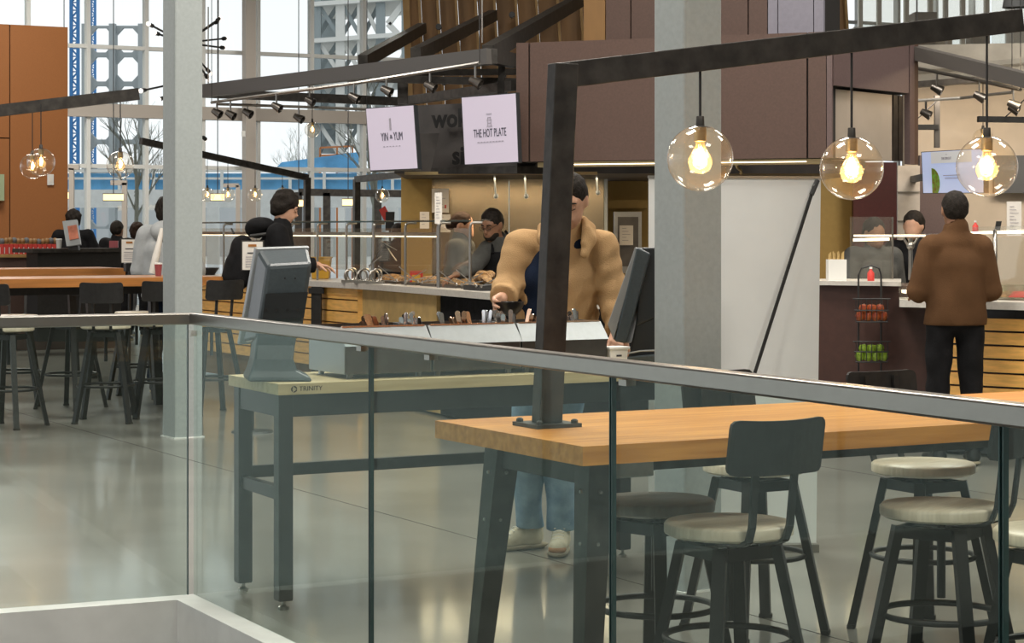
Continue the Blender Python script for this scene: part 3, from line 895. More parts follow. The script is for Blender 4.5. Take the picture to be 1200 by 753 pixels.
for i, (x, y, a, lb) in enumerate((
        (124, 494, 0.05, 'bar stool with back towards the railing, between two other stools at the bar table'),
        (10, 500, -.35, 'bar stool at the bar table, farthest from the grey column on the railing side'),
        (83, 478, 2.7, 'bar stool standing behind two others under the bar table'),
        (188, 488, .25, 'bar stool half hidden behind the grey column'),
        (248, 484, .6, 'bar stool just beside the grey column on the kiosk side'),
        (18, 474, 3.3, 'bar stool on the far side of the bar table near its open end'),
        (160, 466, 3.1, 'bar stool on the far side of the bar table by the grey hooded person'))):
    place_stool('bar', feet_at(x, y), a, lb, GB)

# ================================================================== oak counter table with lamp frame
TN = on(683, 523, .90); TN.z = 0
def tt_(l, s, z=0.0): 
    p = TN + L * l + S * s
    return Vector((p.x, p.y, z))
TLEN, TW = 2.75, .93
tb = thing('counter_table', 'oak topped counter table with tapered steel legs carrying the lamp frame', 'table', tt_(0, 0))
for i in range(7):
    s0, s1 = TW * i / 7, TW * (i + 1) / 7
    MB().box(tt_(TLEN / 2, (s0 + s1) / 2, .872), (TLEN, s1 - s0 - .0006, .056), L, S).build('plank', M_oak, tb)
def flat_leg(l, s, dl, ds, name='leg'):
    b = MB()
    top, bot = tt_(l, s, .845), tt_(l + dl, s + ds, 0.0)
    wt, wb = .085, .055
    vs = []
    for p, w_ in ((top, wt), (bot, wb)):
        for a, c_ in ((-1, -1), (1, -1), (1, 1), (-1, 1)):
            vs.append(p + L * a * w_ / 2 + S * c_ * w_ / 2)
    b.hexa(vs)
    o = b.build(name, M_frame, tb)
    for k in range(3):
        p = top.lerp(bot, .12 + .18 * k)
        for nn in (-L, -S):
            MB().lathe([(0, 0), (.007, 0), (.005, .005), (0, .006)], p + nn * (wt / 2 - .006 * k - .001), 8, nn).build('rivet', M_railst, o)
for l, s, dl, ds in ((.16, .20, -.07, -.06), (.16, TW - .17, -.07, .07), (TLEN - .3, .20, .07, -.06), (TLEN - .3, TW - .17, .07, .07)):
    flat_leg(l, s, dl, ds)
for l in (.16, TLEN - .3):
    MB().bar(tt_(l, .20, .80), tt_(l, TW - .17, .80), .05, .08).build('apron', M_frame, tb)
MB().bar(tt_(.16, TW / 2, .80), tt_(TLEN - .3, TW / 2, .80), .05, .08).build('beam', M_frame, tb)
MB().box(tt_(.33, .32, .80), (.16, .12, .07), L, S).build('power_box', M_col, tb, bevel=.006)

fp = on(641, 499, .90); PD = fp.y
lf = thing('lamp_frame', 'blackened steel post and slanted cantilever beam bolted to the oak table', 'lamp frame', Vector((fp.x, fp.y, .90)))
MB().box(fp + UP * .006, (.16, .16, .012), L, S).build('base_plate', M_frame, lf)
for a, c_ in ((-1, -1), (1, -1), (1, 1), (-1, 1)):
    MB().lathe([(0, 0), (.011, 0), (.011, .009), (.006, .013), (0, .013)], fp + UP * .012 + L * a * .063 + S * c_ * .063, 6).build('bolt', M_black, lf)
ptop = pt(660, 82, PD + .02)
a_, b_ = fp + UP * .012, ptop + UP * .02
pst = MB()
vs = []
for p in (a_, b_):
    for i, j in ((-1, -1), (1, -1), (1, 1), (-1, 1)):
        vs.append(p + L * i * .042 + S * j * .026)
pst.hexa(vs).build('post', M_frame, lf, bevel=.003)
# the beam runs over the table, rising away from the post
def beam_pt(x, y):
    k = (x - CX) / F
    t = (k * fp.y - fp.x) / (L.x - k * L.y)
    d = fp.y + L.y * t
    return pt(x, y, d)
b0, b1 = beam_pt(646, 90), beam_pt(1194, 24)
b0 = b0 + (b1 - b0).normalized() * .006
MB().bar(b0, b1, .052, .082).build('beam', M_frame, lf, bevel=.003)

PND = []
def pendant(c, r, topz, label, group=None, name='globe_pendant', bulb=True, light=0.0):
    """clear glass globe on a cord; c = globe centre"""
    t = thing(name, label, 'lamp', Vector((c.x, c.y, c.z - r)), 0, group)
    MB().lathe(sphere_prof(r, 22, -90, 72), c, 36).build('globe', M_globe, t, smooth=True)
    MB().lathe([(.012, r * .995 + .03), (r * .12, r * .995 + .028), (r * .13, r * .97), (r * .31, r * .955), (r * .33, r * .93), (0, r * .93)], c, 20).build('cap', M_frame, t, smooth=True)
    MB().tube([c + UP * (r + .02), Vector((c.x, c.y, topz))], max(.004, r * .04), 8).build('cord', M_black, t)
    MB().lathe([(0, r * .93), (r * .19, r * .93), (r * .19, r * .52), (r * .15, r * .50), (0, r * .50)], c, 16).build('socket', M_brass, t, smooth=True)
    bp = [(r * .13, r * .5), (r * .16, r * .36), (r * .24, r * .20), (r * .35, r * .0), (r * .37, -r * .14), (r * .30, -r * .33), (r * .15, -r * .44), (.0, -r * .46)]
    bl = MB().lathe(bp, c, 20).build('bulb', M_bulbg, t, smooth=True)
    MB().tube([c + UP * r * .34, c + Vector((r * .05, 0, r * .05)), c + Vector((-r * .02, 0, -r * .22))], [r * .05, r * .12, r * .07], 8).build('filament', M_fil, bl, smooth=True)
    if light:
        d = bpy.data.lights.new('bulb_light', 'POINT'); d.energy = light; d.color = (1, .72, .42); d.shadow_soft_size = .03
        o = bpy.data.objects.new('bulb_light', d); COL.objects.link(o); o.parent = t; o.location = (0, 0, r * .9)
    return t
GP = 'glass globe pendants under the slanted beam over the oak table'
for x, y, yb, lb in ((820.5, 185.5, 82, 'clear glass globe pendant closest to the steel post over the oak table'), (998, 197, 58, 'middle clear glass globe pendant over the oak table'), (1156.5, 195, 40, 'clear glass globe pendant near the free end of the slanted beam')):
    c = beam_pt(x, y); tz = beam_pt(x, yb).z
    pendant(c, .109, tz, lb, GP, light=4)

# left-hand beam with two pendants, and its neighbour behind
def slant_frame(pts, w, hgt, label):
    t = thing('lamp_frame', label, 'lamp frame', pt(*pts[0]))
    for i in range(len(pts) - 1):
        a, b = pt(*pts[i]), pt(*pts[i + 1])
        MB().bar(a, b, w, hgt, up=(L if abs((b - a).normalized().z) > .8 else None)).build('post' if abs((b - a).normalized().z) > .8 else 'beam', M_frame, t)
    return t
PT = on(-210, 327, 1.12)
slant_frame([(-210, 327, 17.4), (-205, 154, 17.4), (163, 110, 17.9)], .06, .10, 'slanted steel lamp beam rising over the bar tables with stools')
pendant(pt(48, 190, 17.6), .118, pt(48, 122, 17.6).z, 'round glass globe pendant in front of the copper panel wall', 'globe pendants over the bar tables')
slant_frame([(-200, 315, 19.2), (-196, 140, 19.2), (60, 124, 19.7)], .05, .06, 'second slanted steel lamp beam hidden behind the first over the bar tables')
pendant(pt(38, 195, 19.65), .118, pt(38, 126, 19.65).z, 'glass globe pendant half hidden behind another before the copper wall', 'globe pendants over the bar tables')
pendant(pt(141, 193, 17.85), .117, pt(141, 112, 17.85).z, 'clear glass globe pendant hanging before the lattice tower', 'globe pendants over the bar tables')
slant_frame([(165, 165, 29), (360, 208, 31), (359, 388, 31)], .08, .09, 'steel lamp frame with descending beam behind the person in black')
slant_frame([(540, 197, 28), (418, 210, 31), (417, 388, 31)], .08, .09, 'short steel lamp frame in front of the entrance doors')
for x, y, r, lb in ((243, 228, .105, 'small far globe pendant just beside the grey column'), (267, 228, .105, 'small far globe pendant next to the bronze column'), (299, 228, .105, 'small far globe pendant between bronze column and person in black'), (331, 227, .10, 'small far globe pendant above the head of the person in black')):
    d = 29 + (x - 165) / 195 * 2
    pendant(pt(x, y, d), r, pt(x, 165 + (x - 165) / 195 * 43, d).z, lb, 'small globe pendants by the entrance')
pendant(pt(448, 229, 30.5), .105, pt(448, 208, 30.5).z, 'small globe pendant under the short frame by the entrance', 'small globe pendants by the entrance')
pendant(pt(366, 152, 20.03), .076, pt(366, 89, 20.03).z, 'small globe pendant under the black canopy frame')
pendant(pt(1152, 163, 22.1), .115, 3.1, 'small globe pendant in front of the cream wall')
for x, y, d, w_, lb in ((133, 231, 33, 22, 'warm rectangular lantern by the lattice tower'), (350, 238, 35, 12, 'warm rectangular lantern behind the person in black'), (408, 237, 35, 13, 'warm rectangular lantern between the entrance doors'), (75, 229, 33, 9, 'warm rectangular lantern beside the copper wall'), (255, 231, 34, 15, 'warm rectangular lantern beside the bronze column')):
    c = pt(x, y, d); ww = w_ / F * d; hh = 9.0 / F * d
    t = thing('box_lantern', lb, 'lamp', c - UP * hh / 2, 0, 'box lanterns by the entrance')
    MB().box(c, (ww, .12, hh * .8)).build('diffuser', M_lampbox, t)
    for s in (-1, 1):
        MB().box(c + UP * s * hh * .45, (ww * 1.06, .14, hh * .1)).build('rim', M_brass, t)
    MB().tube([c + UP * hh / 2, Vector((c.x, c.y, 7.0))], .008, 5).build('cord', M_black, t)

# ================================================================== cutlery table
QN = on(326, 450, .905); QN.z = 0
qang = math.radians(29)
QL = Vector((math.cos(qang), math.sin(qang), 0)); QS = Vector((-math.sin(qang - .04), math.cos(qang - .04), 0))
def qq(l, s, z=0.0):
    p = QN + QL * l + QS * s
    return Vector((p.x, p.y, z))
QLEN, QW = 1.98, .60
qt = thing('cutlery_table', 'butcher block topped work table on square black steel legs', 'table', qq(0, 0))
for i in range(6):
    s0, s1 = QW * i / 6, QW * (i + 1) / 6
    MB().box(qq(QLEN / 2, (s0 + s1) / 2, .883), (QLEN, (s1 - s0) - .0005, .044), QL, QS).build('stave', M_block, qt)
for l in (.045, QLEN - .06):
    for s in (.06, QW - .06):
        o = MB().box(qq(l, s, .45), (.062, .062, .82), QL, QS).build('leg', M_black, qt, bevel=.003)
        MB().box(qq(l, s, .022 + .04), (.056, .056, .05), QL, QS).build('leg_insert', M_black, o)
        MB().lathe([(0, 0), (.022, 0), (.022, .012), (.008, .02), (.008, .04), (0, .04)], qq(l, s, 0), 12).build('levelling_foot', M_railst, o)
for s in (.06, QW - .06):
    MB().bar(qq(.045, s, .815), qq(QLEN - .06, s, .815), .05, .09).build('apron', M_black, qt)
for l in (.045, QLEN - .06):
    MB().bar(qq(l, .06, .815), qq(l, QW - .06, .815), .05, .09).build('apron', M_black, qt)
    MB().bar(qq(l, .06, .46), qq(l, QW - .06, .46), .035, .05).build('stretcher', M_black, qt)
MB().bar(qq(.045, QW - .06, .50), qq(QLEN - .06, QW - .06, .50), .035, .05).build('stretcher', M_black, qt)
c = qq(.10, -.0015, .883)
M_brand = mat('branded_mark', (.035, .022, .012), .7)
text('TRINITY', .026, c + QL * .040, QL, UP, M_brand, qt, sx=1.05, depth=.0004)
MB().tube(ring(c - QL * .032, .0105, 20, QL, UP), .0026, 6, closed=True).build('logo_ring', M_brand, qt)
for k in range(3):
    a = 2.094 * k
    MB().box(c - QL * .032 + QL * .0105 * math.cos(a) + UP * .0105 * math.sin(a) - QS * .002, (.004, .002, .004), QL, QS).build('logo_notch', M_block, qt)

# cutlery bins
def bin_box(l0, l1, label):
    t = thing('cutlery_bin', label, 'bin', qq(l0, .14, .905), 0, 'stainless cutlery bins on the butcher block table')
    s0, s1 = .10, .50
    zb, zf, zk = .925, 1.045, 1.115
    w_ = .004
    # front, back, two ends, floor
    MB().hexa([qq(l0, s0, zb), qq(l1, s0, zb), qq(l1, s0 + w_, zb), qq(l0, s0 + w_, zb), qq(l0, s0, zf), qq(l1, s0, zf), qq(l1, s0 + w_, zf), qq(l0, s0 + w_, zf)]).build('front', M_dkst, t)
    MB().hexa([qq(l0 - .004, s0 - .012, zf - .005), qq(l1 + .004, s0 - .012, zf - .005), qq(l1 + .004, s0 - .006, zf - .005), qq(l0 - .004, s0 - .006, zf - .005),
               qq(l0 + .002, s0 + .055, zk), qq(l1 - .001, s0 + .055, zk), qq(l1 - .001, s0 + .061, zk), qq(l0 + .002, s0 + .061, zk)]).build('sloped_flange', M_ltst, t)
    MB().bar(qq(l0 + .010, s0 + .058, zk + .002), qq(l1 - .008, s0 + .058, zk + .002), .012, .006).build('rim', M_copper, t)
    for l in (l0, l1 - w_):
        MB().extrude([qq(l, s0, zb), qq(l, s1, zb), qq(l, s1, zk), qq(l, s0 + .058, zk), qq(l, s0, zf)], QL * w_).build('end', mat('bin_end_steel', (.30, .31, .30), .4, 1.0), t)
    MB().hexa([qq(l0, s1, zb), qq(l1, s1, zb), qq(l1, s1 + w_, zb), qq(l0, s1 + w_, zb), qq(l0, s1, zk), qq(l1, s1, zk), qq(l1, s1 + w_, zk), qq(l0, s1 + w_, zk)]).build('back', M_dkst, t)
    MB().box(qq((l0 + l1) / 2, (s0 + s1) / 2, zb + .004), (l1 - l0 - .01, s1 - s0 - .004, .006), QL, QS).build('base', M_dkst, t)
    for l in (l0 + .04, l1 - .04):
        for s in (s0 + .04, s1 - .04):
            MB().lathe([(0, 0), (.014, 0), (.012, .02), (0, .02)], qq(l, s, .905), 10).build('foot', M_railst, t)
def ql(x, s, z):      # run along the table for pixel column x on the line s
    o = QN + QS * s
    k = (x - CX) / F
    return (k * o.y - o.x) / (QL.x - k * QL.y)
lb = [ql(403, .10, 0), ql(506.5, .10, 0), ql(611, .10, 0), ql(712, .10, 0)]
for i, nm in enumerate(('stainless cutlery bin closest to the slate kiosk seen from behind', 'middle stainless cutlery bin on the butcher block table', 'stainless cutlery bin beside the small white tub')):
    bin_box(lb[i] + .004, lb[i + 1] - .004, nm)
# cutlery, each piece a thing
def blade_outline(p, ax, u, w0, w1, ln, z0):
    o = [p + ax * z0 - u * w0, p + ax * z0 + u * w0]
    o += [p + ax * (ln - w1) + (u * math.cos(a) + ax * math.sin(a)) * w1 for a in [math.pi * k / 8 for k in range(9)]]
    return o
def cutlery(p, ax, ln, kind, m, label):
    # handle end upwards, working end down in the bin
    t = thing(kind, label, 'cutlery', p, 0, 'cutlery standing in the stainless bins')
    ax = ax.normalized()
    u = Vector((1, 0, 0)); u = (u - ax * u.dot(ax)).normalized()
    u = (Matrix.Rotation(rnd.uniform(-.9, .9), 3, ax) @ u)
    v = ax.cross(u).normalized()
    w_ = {'spoon': .011, 'knife': .010, 'fork': .010}[kind]
    MB().extrude(blade_outline(p, ax, u, .004, w_, ln, .055), v * .0035).build('handle', m, t)
    if kind == 'spoon':
        MB().lathe([(0, 0), (.012, .008), (.017, .025), (.012, .048), (.004, .06)], p, 10, ax).build('bowl', m, t, smooth=True)
    elif kind == 'knife':
        MB().extrude([p - u * .004, p + u * .006, p + ax * .07 + u * .009, p + ax * .07 - u * .004], v * .0015).build('blade', m, t)
    else:
        b = MB().bar(p + ax * .03, p + ax * .06, .022, .003, up=v)
        for k in (-1.5, -.5, .5, 1.5):
            b.bar(p + u * k * .006, p + ax * .035 + u * k * .006, .003, .002, up=v)
        b.build('tines', m, t)
rnd = random.Random(4)
clusters = ((430, 'spoon', M_copper, 6, .55), (450, 'spoon', M_cut, 2, .2), (480, 'knife', M_cut, 8, .1), (537, 'spoon', M_copper, 8, .4), (515, 'spoon', M_cut, 2, .5), (578, 'knife', M_cut, 9, .15), (628, 'spoon', M_copper, 6, -.6), (600, 'fork', M_cut, 2, .4), (668, 'fork', M_cut, 6, .2), (650, 'fork', M_cut, 3, .2))
for x, kd, m, n, tilt in clusters:
    for i in range(n):
        s_ = .22 + rnd.uniform(-.05, .07)
        l_ = ql(x + (i - (n - 1) / 2) * 2.9, s_, 0)
        ax = Vector((rnd.uniform(-.35, .15) * (1 if tilt > 0 else -1) - tilt * .3 * rnd.random(), rnd.uniform(-.12, .05), 1))
        tip = 1.145 + rnd.uniform(-.010, .028)
        ln = .20
        ax.normalize()
        p = qq(l_, s_, tip) - ax * ln
        where = {430: 'in the bin closest to the kiosk', 450: 'lying low in the bin closest to the kiosk', 480: 'in the bin closest to the kiosk', 537: 'in the middle bin', 515: 'at the end of the middle bin', 578: 'in the middle bin below the black bowl', 628: 'in the bin behind the steel post', 600: 'leaning out of the middle bin', 668: 'in the bin beside the white tub', 650: 'in the bin behind the steel post'}[x]
        cutlery(p, ax, ln, kd, m, '%s %s standing %s' % ('copper coloured' if m is M_copper else 'shiny steel', kd, where))

# white tub
p = on(721, 432, .905)
t = thing('plastic_tub', 'small white plastic tub with lid at the table end', 'tub', p)
MB().hexa([p + QL * a + QS * b for a, b in ((-.042, -.03), (.042, -.03), (.042, .03), (-.042, .03))] + [p + QL * a + QS * b + UP * .088 for a, b in ((-.047, -.035), (.047, -.035), (.047, .035), (-.047, .035))]).build('body', M_white, t, bevel=.004)
MB().box(p + UP * .093, (.108, .082, .012), QL, QS).build('lid', M_white, t, bevel=.003)
MB().box(p + UP * .060 - QS * .034 , (.026, .003, .008), QL, QS).build('print', M_ink, t)

# ------------------------------------------------------------------ kiosks
def kiosk_back():
    """self-order terminal seen from behind: display slab leaning over a swept foot"""
    t = thing('order_kiosk', 'slate grey countertop order terminal seen from behind on the butcher block table', 'kiosk', on(330, 445, .905))
    d = t.location.y
    def P(x, y, o=0.0): return pt(x, y, d + o)
    # main housing: back face, top bevel, left (screen) side as one loft
    ext = Vector((-.30, .72, 0)).normalized() * .0
    fr = [P(313, 311, -.05), P(366, 308, -.05), P(353, 396, -.02), P(300, 398, -.02)]
    bk = [P(302, 292, .10), P(362, 290, .10), P(346, 398, .16), P(284, 402, .14)]
    b = MB()
    b.add(fr + bk, [(0, 1, 2, 3), (4, 7, 6, 5), (0, 4, 5, 1), (1, 5, 6, 2), (2, 6, 7, 3), (3, 7, 4, 0)])
    b.build('housing', M_kiosk, t, bevel=.016)
    MB().slab([P(311.5, 344, -.0545), P(361, 342, -.0545), P(356, 372, -.0445), P(307.5, 374, -.0445)], .004).build('recess_panel', M_kioskdk, t)
    for x in (312, 324, 337, 349):
        MB().lathe([(0, 0), (.006, 0), (.006, .003), (0, .003)], P(x, 363, -.055), 8, (0, -1, 0)).build('screw', M_black, t)
    for x in (334, 346):
        MB().lathe([(0, 0), (.004, 0), (.004, .003), (0, .003)], P(x, 326, -.055), 8, (0, -1, 0)).build('screw', M_black, t)
    # display panel with bezel on the far side (lit edge)
    a = [P(300, 291, .105), P(363, 289, .105), P(346, 400, .165), P(280, 404, .145)]
    n = Vector((-.5, .8, .25)).normalized()
    b = MB(); b.add(a + [p + n * .022 for p in a], [(3, 2, 1, 0), (4, 5, 6, 7), (0, 1, 5, 4), (1, 2, 6, 5), (2, 3, 7, 6), (3, 0, 4, 7)])
    b.build('bezel', M_bezel, t, bevel=.004)
    # neck and swept foot
    rings_ = [(303, 350, 384, -.02, .09), (300, 346, 404, -.03, .08), (298, 344, 420, -.05, .08), (294, 349, 433, -.08, .10), (291, 364, 440, -.10, .12), (291, 366, 446.5, -.11, .13)]
    b = MB(); vs = []
    for x0, x1, y, o0, o1 in rings_:
        z = P(0, y, 0).z
        for x, o in ((x0, o0), (x1, o0), (x1 - 4, o1), (x0 - 6, o1)):
            p = P(x, y, o); p.z = max(z, .9055)
            vs.append(p)
    fs = []
    for i in range(len(rings_) - 1):
        for k in range(4):
            fs.append((i * 4 + k, i * 4 + (k + 1) % 4, i * 4 + 4 + (k + 1) % 4, i * 4 + 4 + k))
    e = (len(rings_) - 1) * 4
    fs += [(3, 2, 1, 0), (e, e + 1, e + 2, e + 3)]
    b.add(vs, fs).build('stand', M_kiosk, t, bevel=.012)
    return t
kiosk_back()
t = thing('order_kiosk', 'dark countertop order terminal seen from the side beside the grey column', 'kiosk', on(750, 430, .905))
d = on(748, 428, .905).y
def P(x, y, o=0.0): return pt(x, y, d + o)
def kloft(poly, o0, o1, m, nm, bev=.008):
    b = MB(); vs = [P(x, y, o0) for x, y in poly] + [P(x + 6, y, o1) for x, y in poly]
    n = len(poly)
    fs = [tuple(reversed(range(n))), tuple(range(n, 2 * n))] + [(i, (i + 1) % n, n + (i + 1) % n, n + i) for i in range(n)]
    b.add(vs, fs).build(nm, m, t, bevel=bev)
kloft([(744, 290), (749, 290), (719, 398), (712, 380)], -.06, .24, M_bezel, 'bezel', .003)
kloft([(746, 289), (762, 297), (734, 402), (720, 400)], -.065, .24, M_kiosk, 'housing')
kloft([(752, 290), (786, 289), (786, 365), (745, 382)], -.03, .24, M_kioskdk, 'rear_cover')
kloft([(747, 368), (790, 366), (792, 425), (733, 425), (738, 412)], -.02, .2, M_kioskdk, 'stand')
kloft([(731, 418), (795, 412), (795, 433), (729, 433)], -.06, .22, M_kiosk, 'foot')
MB().tube([P(735, 414, -.07), P(750, 411, -.07), P(775, 410, -.07)], .004, 6).build('cable', M_bezel, t)

# ------------------------------------------------------------------ roll-up banner, back side
bd = on(957, 645).y
bn = thing('rollup_banner', 'white back of a rollup banner with slanted black support pole', 'banner', Vector((pt(890, CY, bd).x, bd, 0)))
def bp_(x, y, o=0.0): return pt(x, y, bd + o)
MB().slab([bp_(760, 207.5), bp_(962, 208.5), bp_(956.5, 641), bp_(760, 641)], .004).build('sheet', M_board, bn)
MB().bar(bp_(759, 207), bp_(963, 208), .02, .012).build('top_bar', M_railst, bn)
MB().slab([bp_(756, 638, -.06), bp_(960, 638, -.06), bp_(960, 648, -.06), bp_(756, 648, -.06)], .12).build('base', M_railst, bn)
MB().tube([bp_(958, 212, -.03), bp_(954, 218, -.04), bp_(888, 426, -.12), bp_(840, 575, -.2)], .0085, 8).build('support_pole', M_black, bn)
MB().tube([bp_(958, 211, -.03), bp_(951, 228, -.045)], .012, 8).build('pole_hook', M_black, bn)
# S hook and short tool hanging over the banner
sk = thing('chain_hook', 'brass chain hook hanging above the white banner', 'hook', pt(866, 205, 16.2))
MB().tube([pt(866 + 3 * math.sin(a), 184 + 20 * (i / 10.0), 16.45) for i, a in enumerate([k * .9 for k in range(11)])], .012, 6).build('chain', M_brass, sk)

# ================================================================== bar tables on the left
def bar_table(x0, x1, yedge, z, depth, label, lz=True):
    d = F * (H - z) / (yedge - CY)
    p1 = pt(x1, CY, d); p1.z = 0
    ln = (x1 - x0) / F * d / L.x
    t = thing('bar_table', label, 'table', p1)
    def q(l, s, zz): 
        p = p1 - L * l + S * s
        return Vector((p.x, p.y, zz))
    n = 5
    for i in range(n):
        s0, s1 = depth * i / n, depth * (i + 1) / n
        MB().box(q(ln / 2, (s0 + s1) / 2, z - .035), (ln, s1 - s0 - .001, .07), L, S).build('plank', M_oakfar, t)
    for l in (.35, ln * .5, ln - .3):
        for s in (.12, depth - .12):
            MB().bar(q(l, s, z - .07), q(l - .06 * (1 if l < ln / 2 else -1), s, 0), .07, .07, up=L).build('leg', M_black, t)
        MB().bar(q(l, .12, z - .11), q(l, depth - .12, z - .11), .06, .07).build('apron', M_black, t)
    MB().bar(q(.35, depth / 2, z - .11), q(ln - .3, depth / 2, z - .11), .06, .07).build('beam', M_black, t)
    return q, ln
q1, ln1 = bar_table(-230, 264, 324.0, 1.12, .95, 'long orange oak bar table standing behind the grey column')
q2, ln2 = bar_table(-230, 147, 314.0, 1.12, .85, 'second orange oak bar table behind the first one')
p = on(185, 321, 1.12); 
def cup(p, h, r, m, label):
    t = thing('paper_cup', label, 'cup', p)
    MB().lathe([(0, 0), (r * .72, 0), (r, h), (r * .9, h), (r * .66, .006), (0, .006)], p, 16).build('cup_body', m, t, smooth=True)
    MB().lathe([(r * .8, h), (r * 1.06, h), (r * 1.06, h + .008), (r * .96, h + .014), (0, h + .014)], p, 16).build('lid', M_white, t, smooth=True)
cup(on(185.5, 323.3, 1.12), .10, .033, M_cupred, 'maroon paper cup with white lid on the bar table')
tag(MB().box(on(152, 317.8, 1.12) + UP * .04, (.10, .08, .08), L, S).build('napkin_dispenser', M_black, bevel=.008), 'small black napkin box on the second bar table', 'box')

# menu boards on posts
def menu_board(x0, y0, x1, y1, d, label):
    t = thing('menu_stand', label, 'sign', Vector(((x0 + x1) / 2 - CX, 0, 0)) * (d / F) + Vector((0, d, 0)))
    MB().slab([pt(x0, y0, d), pt(x1, y0, d), pt(x1, y1, d), pt(x0, y1, d)], .02).build('frame', M_frame, t)
    MB().slab([pt(x0 + 1.5, y0 + 1.5, d - .004), pt(x1 - 1.2, y0 + 1.5, d - .004), pt(x1 - 1.2, y1 - 1, d - .004), pt(x0 + 1.5, y1 - 1, d - .004)], .003).build('sheet', M_paper, t)
    xm, w_ = (x0 + x1) / 2, x1 - x0
    hh = y1 - y0
    MB().slab([pt(xm - w_ * .18, y0 + hh * .13, d - .008), pt(xm + w_ * .18, y0 + hh * .13, d - .008), pt(xm + w_ * .18, y0 + hh * .21, d - .008), pt(xm - w_ * .18, y0 + hh * .21, d - .008)], .003).build('heading', M_oakfar, t)
    MB().slab([pt(xm - w_ * .22, y0 + hh * .40, d - .008), pt(xm + w_ * .22, y0 + hh * .40, d - .008), pt(xm + w_ * .22, y0 + hh * .435, d - .008), pt(xm - w_ * .22, y0 + hh * .435, d - .008)], .003).build('bar_mark', M_ink, t)
    for k in range(5):
        y = y0 + hh * (.54 + .08 * k)
        MB().slab([pt(xm - w_ * .3, y, d - .008), pt(xm + w_ * .25, y, d - .008), pt(xm + w_ * .25, y + .5, d - .008), pt(xm - w_ * .3, y + .5, d - .008)], .003).build('text_line', M_greyink, t)
    p = pt(xm, y1, d + .03)
    MB().tube([pt(xm, y0 + 4, d + .035), Vector((p.x, p.y, .02))], .014, 8).build('post', M_black, t)
    MB().lathe([(0, 0), (.16, 0), (.15, .015), (0, .02)], (p.x, p.y, 0), 20).build('base', M_black, t)
menu_board(282.5, 281.5, 309, 317, 15.6, 'menu stand with printed sheet beside the slate kiosk')
menu_board(141, 279, 162, 308.5, 20.8, 'menu stand with printed sheet beside the grey hooded person')

# back-left service counter
bc = thing('service_counter', 'dark brown service counter along the copper wall', 'counter', pt(40, CY, 25.5) - UP * H)
D_ = 25.5
zc = pt(0, 298, D_).z
MB().slab([pt(-120, 300, D_), pt(142, 300, D_ + 1.2), pt(142, 410, D_ + 1.2), pt(-120, 410, D_)], .6).build('body', M_brown, bc)
MB().slab([pt(-120, 298, D_ - .05), pt(48, 298, D_ + .75), pt(48, 301.5, D_ + .75), pt(-120, 301.5, D_ - .05)], .7).build('ledge', M_ply, bc)
MB().slab([pt(38, 291.5, D_ - .6), pt(142, 290.5, D_ + .2), pt(142, 295, D_ + .2), pt(38, 296, D_ - .6)], .5).build('worktop', M_frame, bc)
MB().slab([pt(44, 296, D_ - .4), pt(142, 295, D_ + .3), pt(142, 400, D_ + .3), pt(44, 400, D_ - .4)], .3).build('panel', M_black, bc)
for k in range(12):
    x = 1.5 + k * 5.6
    dd = D_ + .25 + k * .04
    bx = thing('snack_box', 'red and white snack box in the row on the service counter', 'box', pt(x, 298, dd), 0, 'red snack boxes on the service counter')
    MB().slab([pt(x - 2.4, 286, dd), pt(x + 2.4, 286, dd), pt(x + 2.4, 297.8, dd), pt(x - 2.4, 297.8, dd)], .15).build('carton', M_redbox, bx)
    MB().slab([pt(x - 2.2, 289.5, dd - .004), pt(x - 1.2, 289.5, dd - .004), pt(x - 1.2, 297, dd - .004), pt(x - 2.2, 297, dd - .004)], .003).build('stripe', M_white, bx)
for k in range(14):
    x = 2 + k * 4.8
    b = MB(); c = pt(x, 282.5, D_ + .62 + .03 * k)
    prof = [(0, -.035), (.03, -.03), (.042, 0), (.03, .03), (.012, .04), (0, .042)]
    tag(b.lathe(prof, c + UP * rnd.uniform(-.01, .01), 8).build('snack_pouch', M_timber if k % 3 else M_greywall, smooth=True), 'small dark snack pouch on top of the red boxes', 'pouch', 'snack pouches above the red boxes')
cup(pt(69, 292, 25.3), .115, .037, M_white, 'white paper cup beside the till on the service counter')
# till
ti = thing('till_terminal', 'point of sale terminal on the service counter, reddish reflection painted on its screen', 'terminal', pt(85, 292, 25.0))
TD_ = 25.0
MB().slab([pt(73, 259, TD_ + .06), pt(90, 257, TD_ + .06), pt(94.5, 286, TD_), pt(78, 288.5, TD_)], .05).build('housing', M_bezel, ti)
MB().slab([pt(79, 265, TD_ + .035), pt(89.5, 263, TD_ + .035), pt(92.3, 279, TD_ - .005), pt(81.5, 281, TD_ - .005)], .012).build('display', M_posred, ti)
MB().slab([pt(81, 286, TD_ + .05), pt(91, 286, TD_ + .05), pt(92, 293, TD_ + .05), pt(80, 293, TD_ + .05)], .1).build('stand', M_black, ti)
tag(MB().slab([pt(128, 282, 26.2), pt(138, 282, 26.2), pt(138, 290, 26.2), pt(128, 290, 26.2)], .05).build('card_display', M_cupred), 'small maroon card display on the service counter', 'sign')
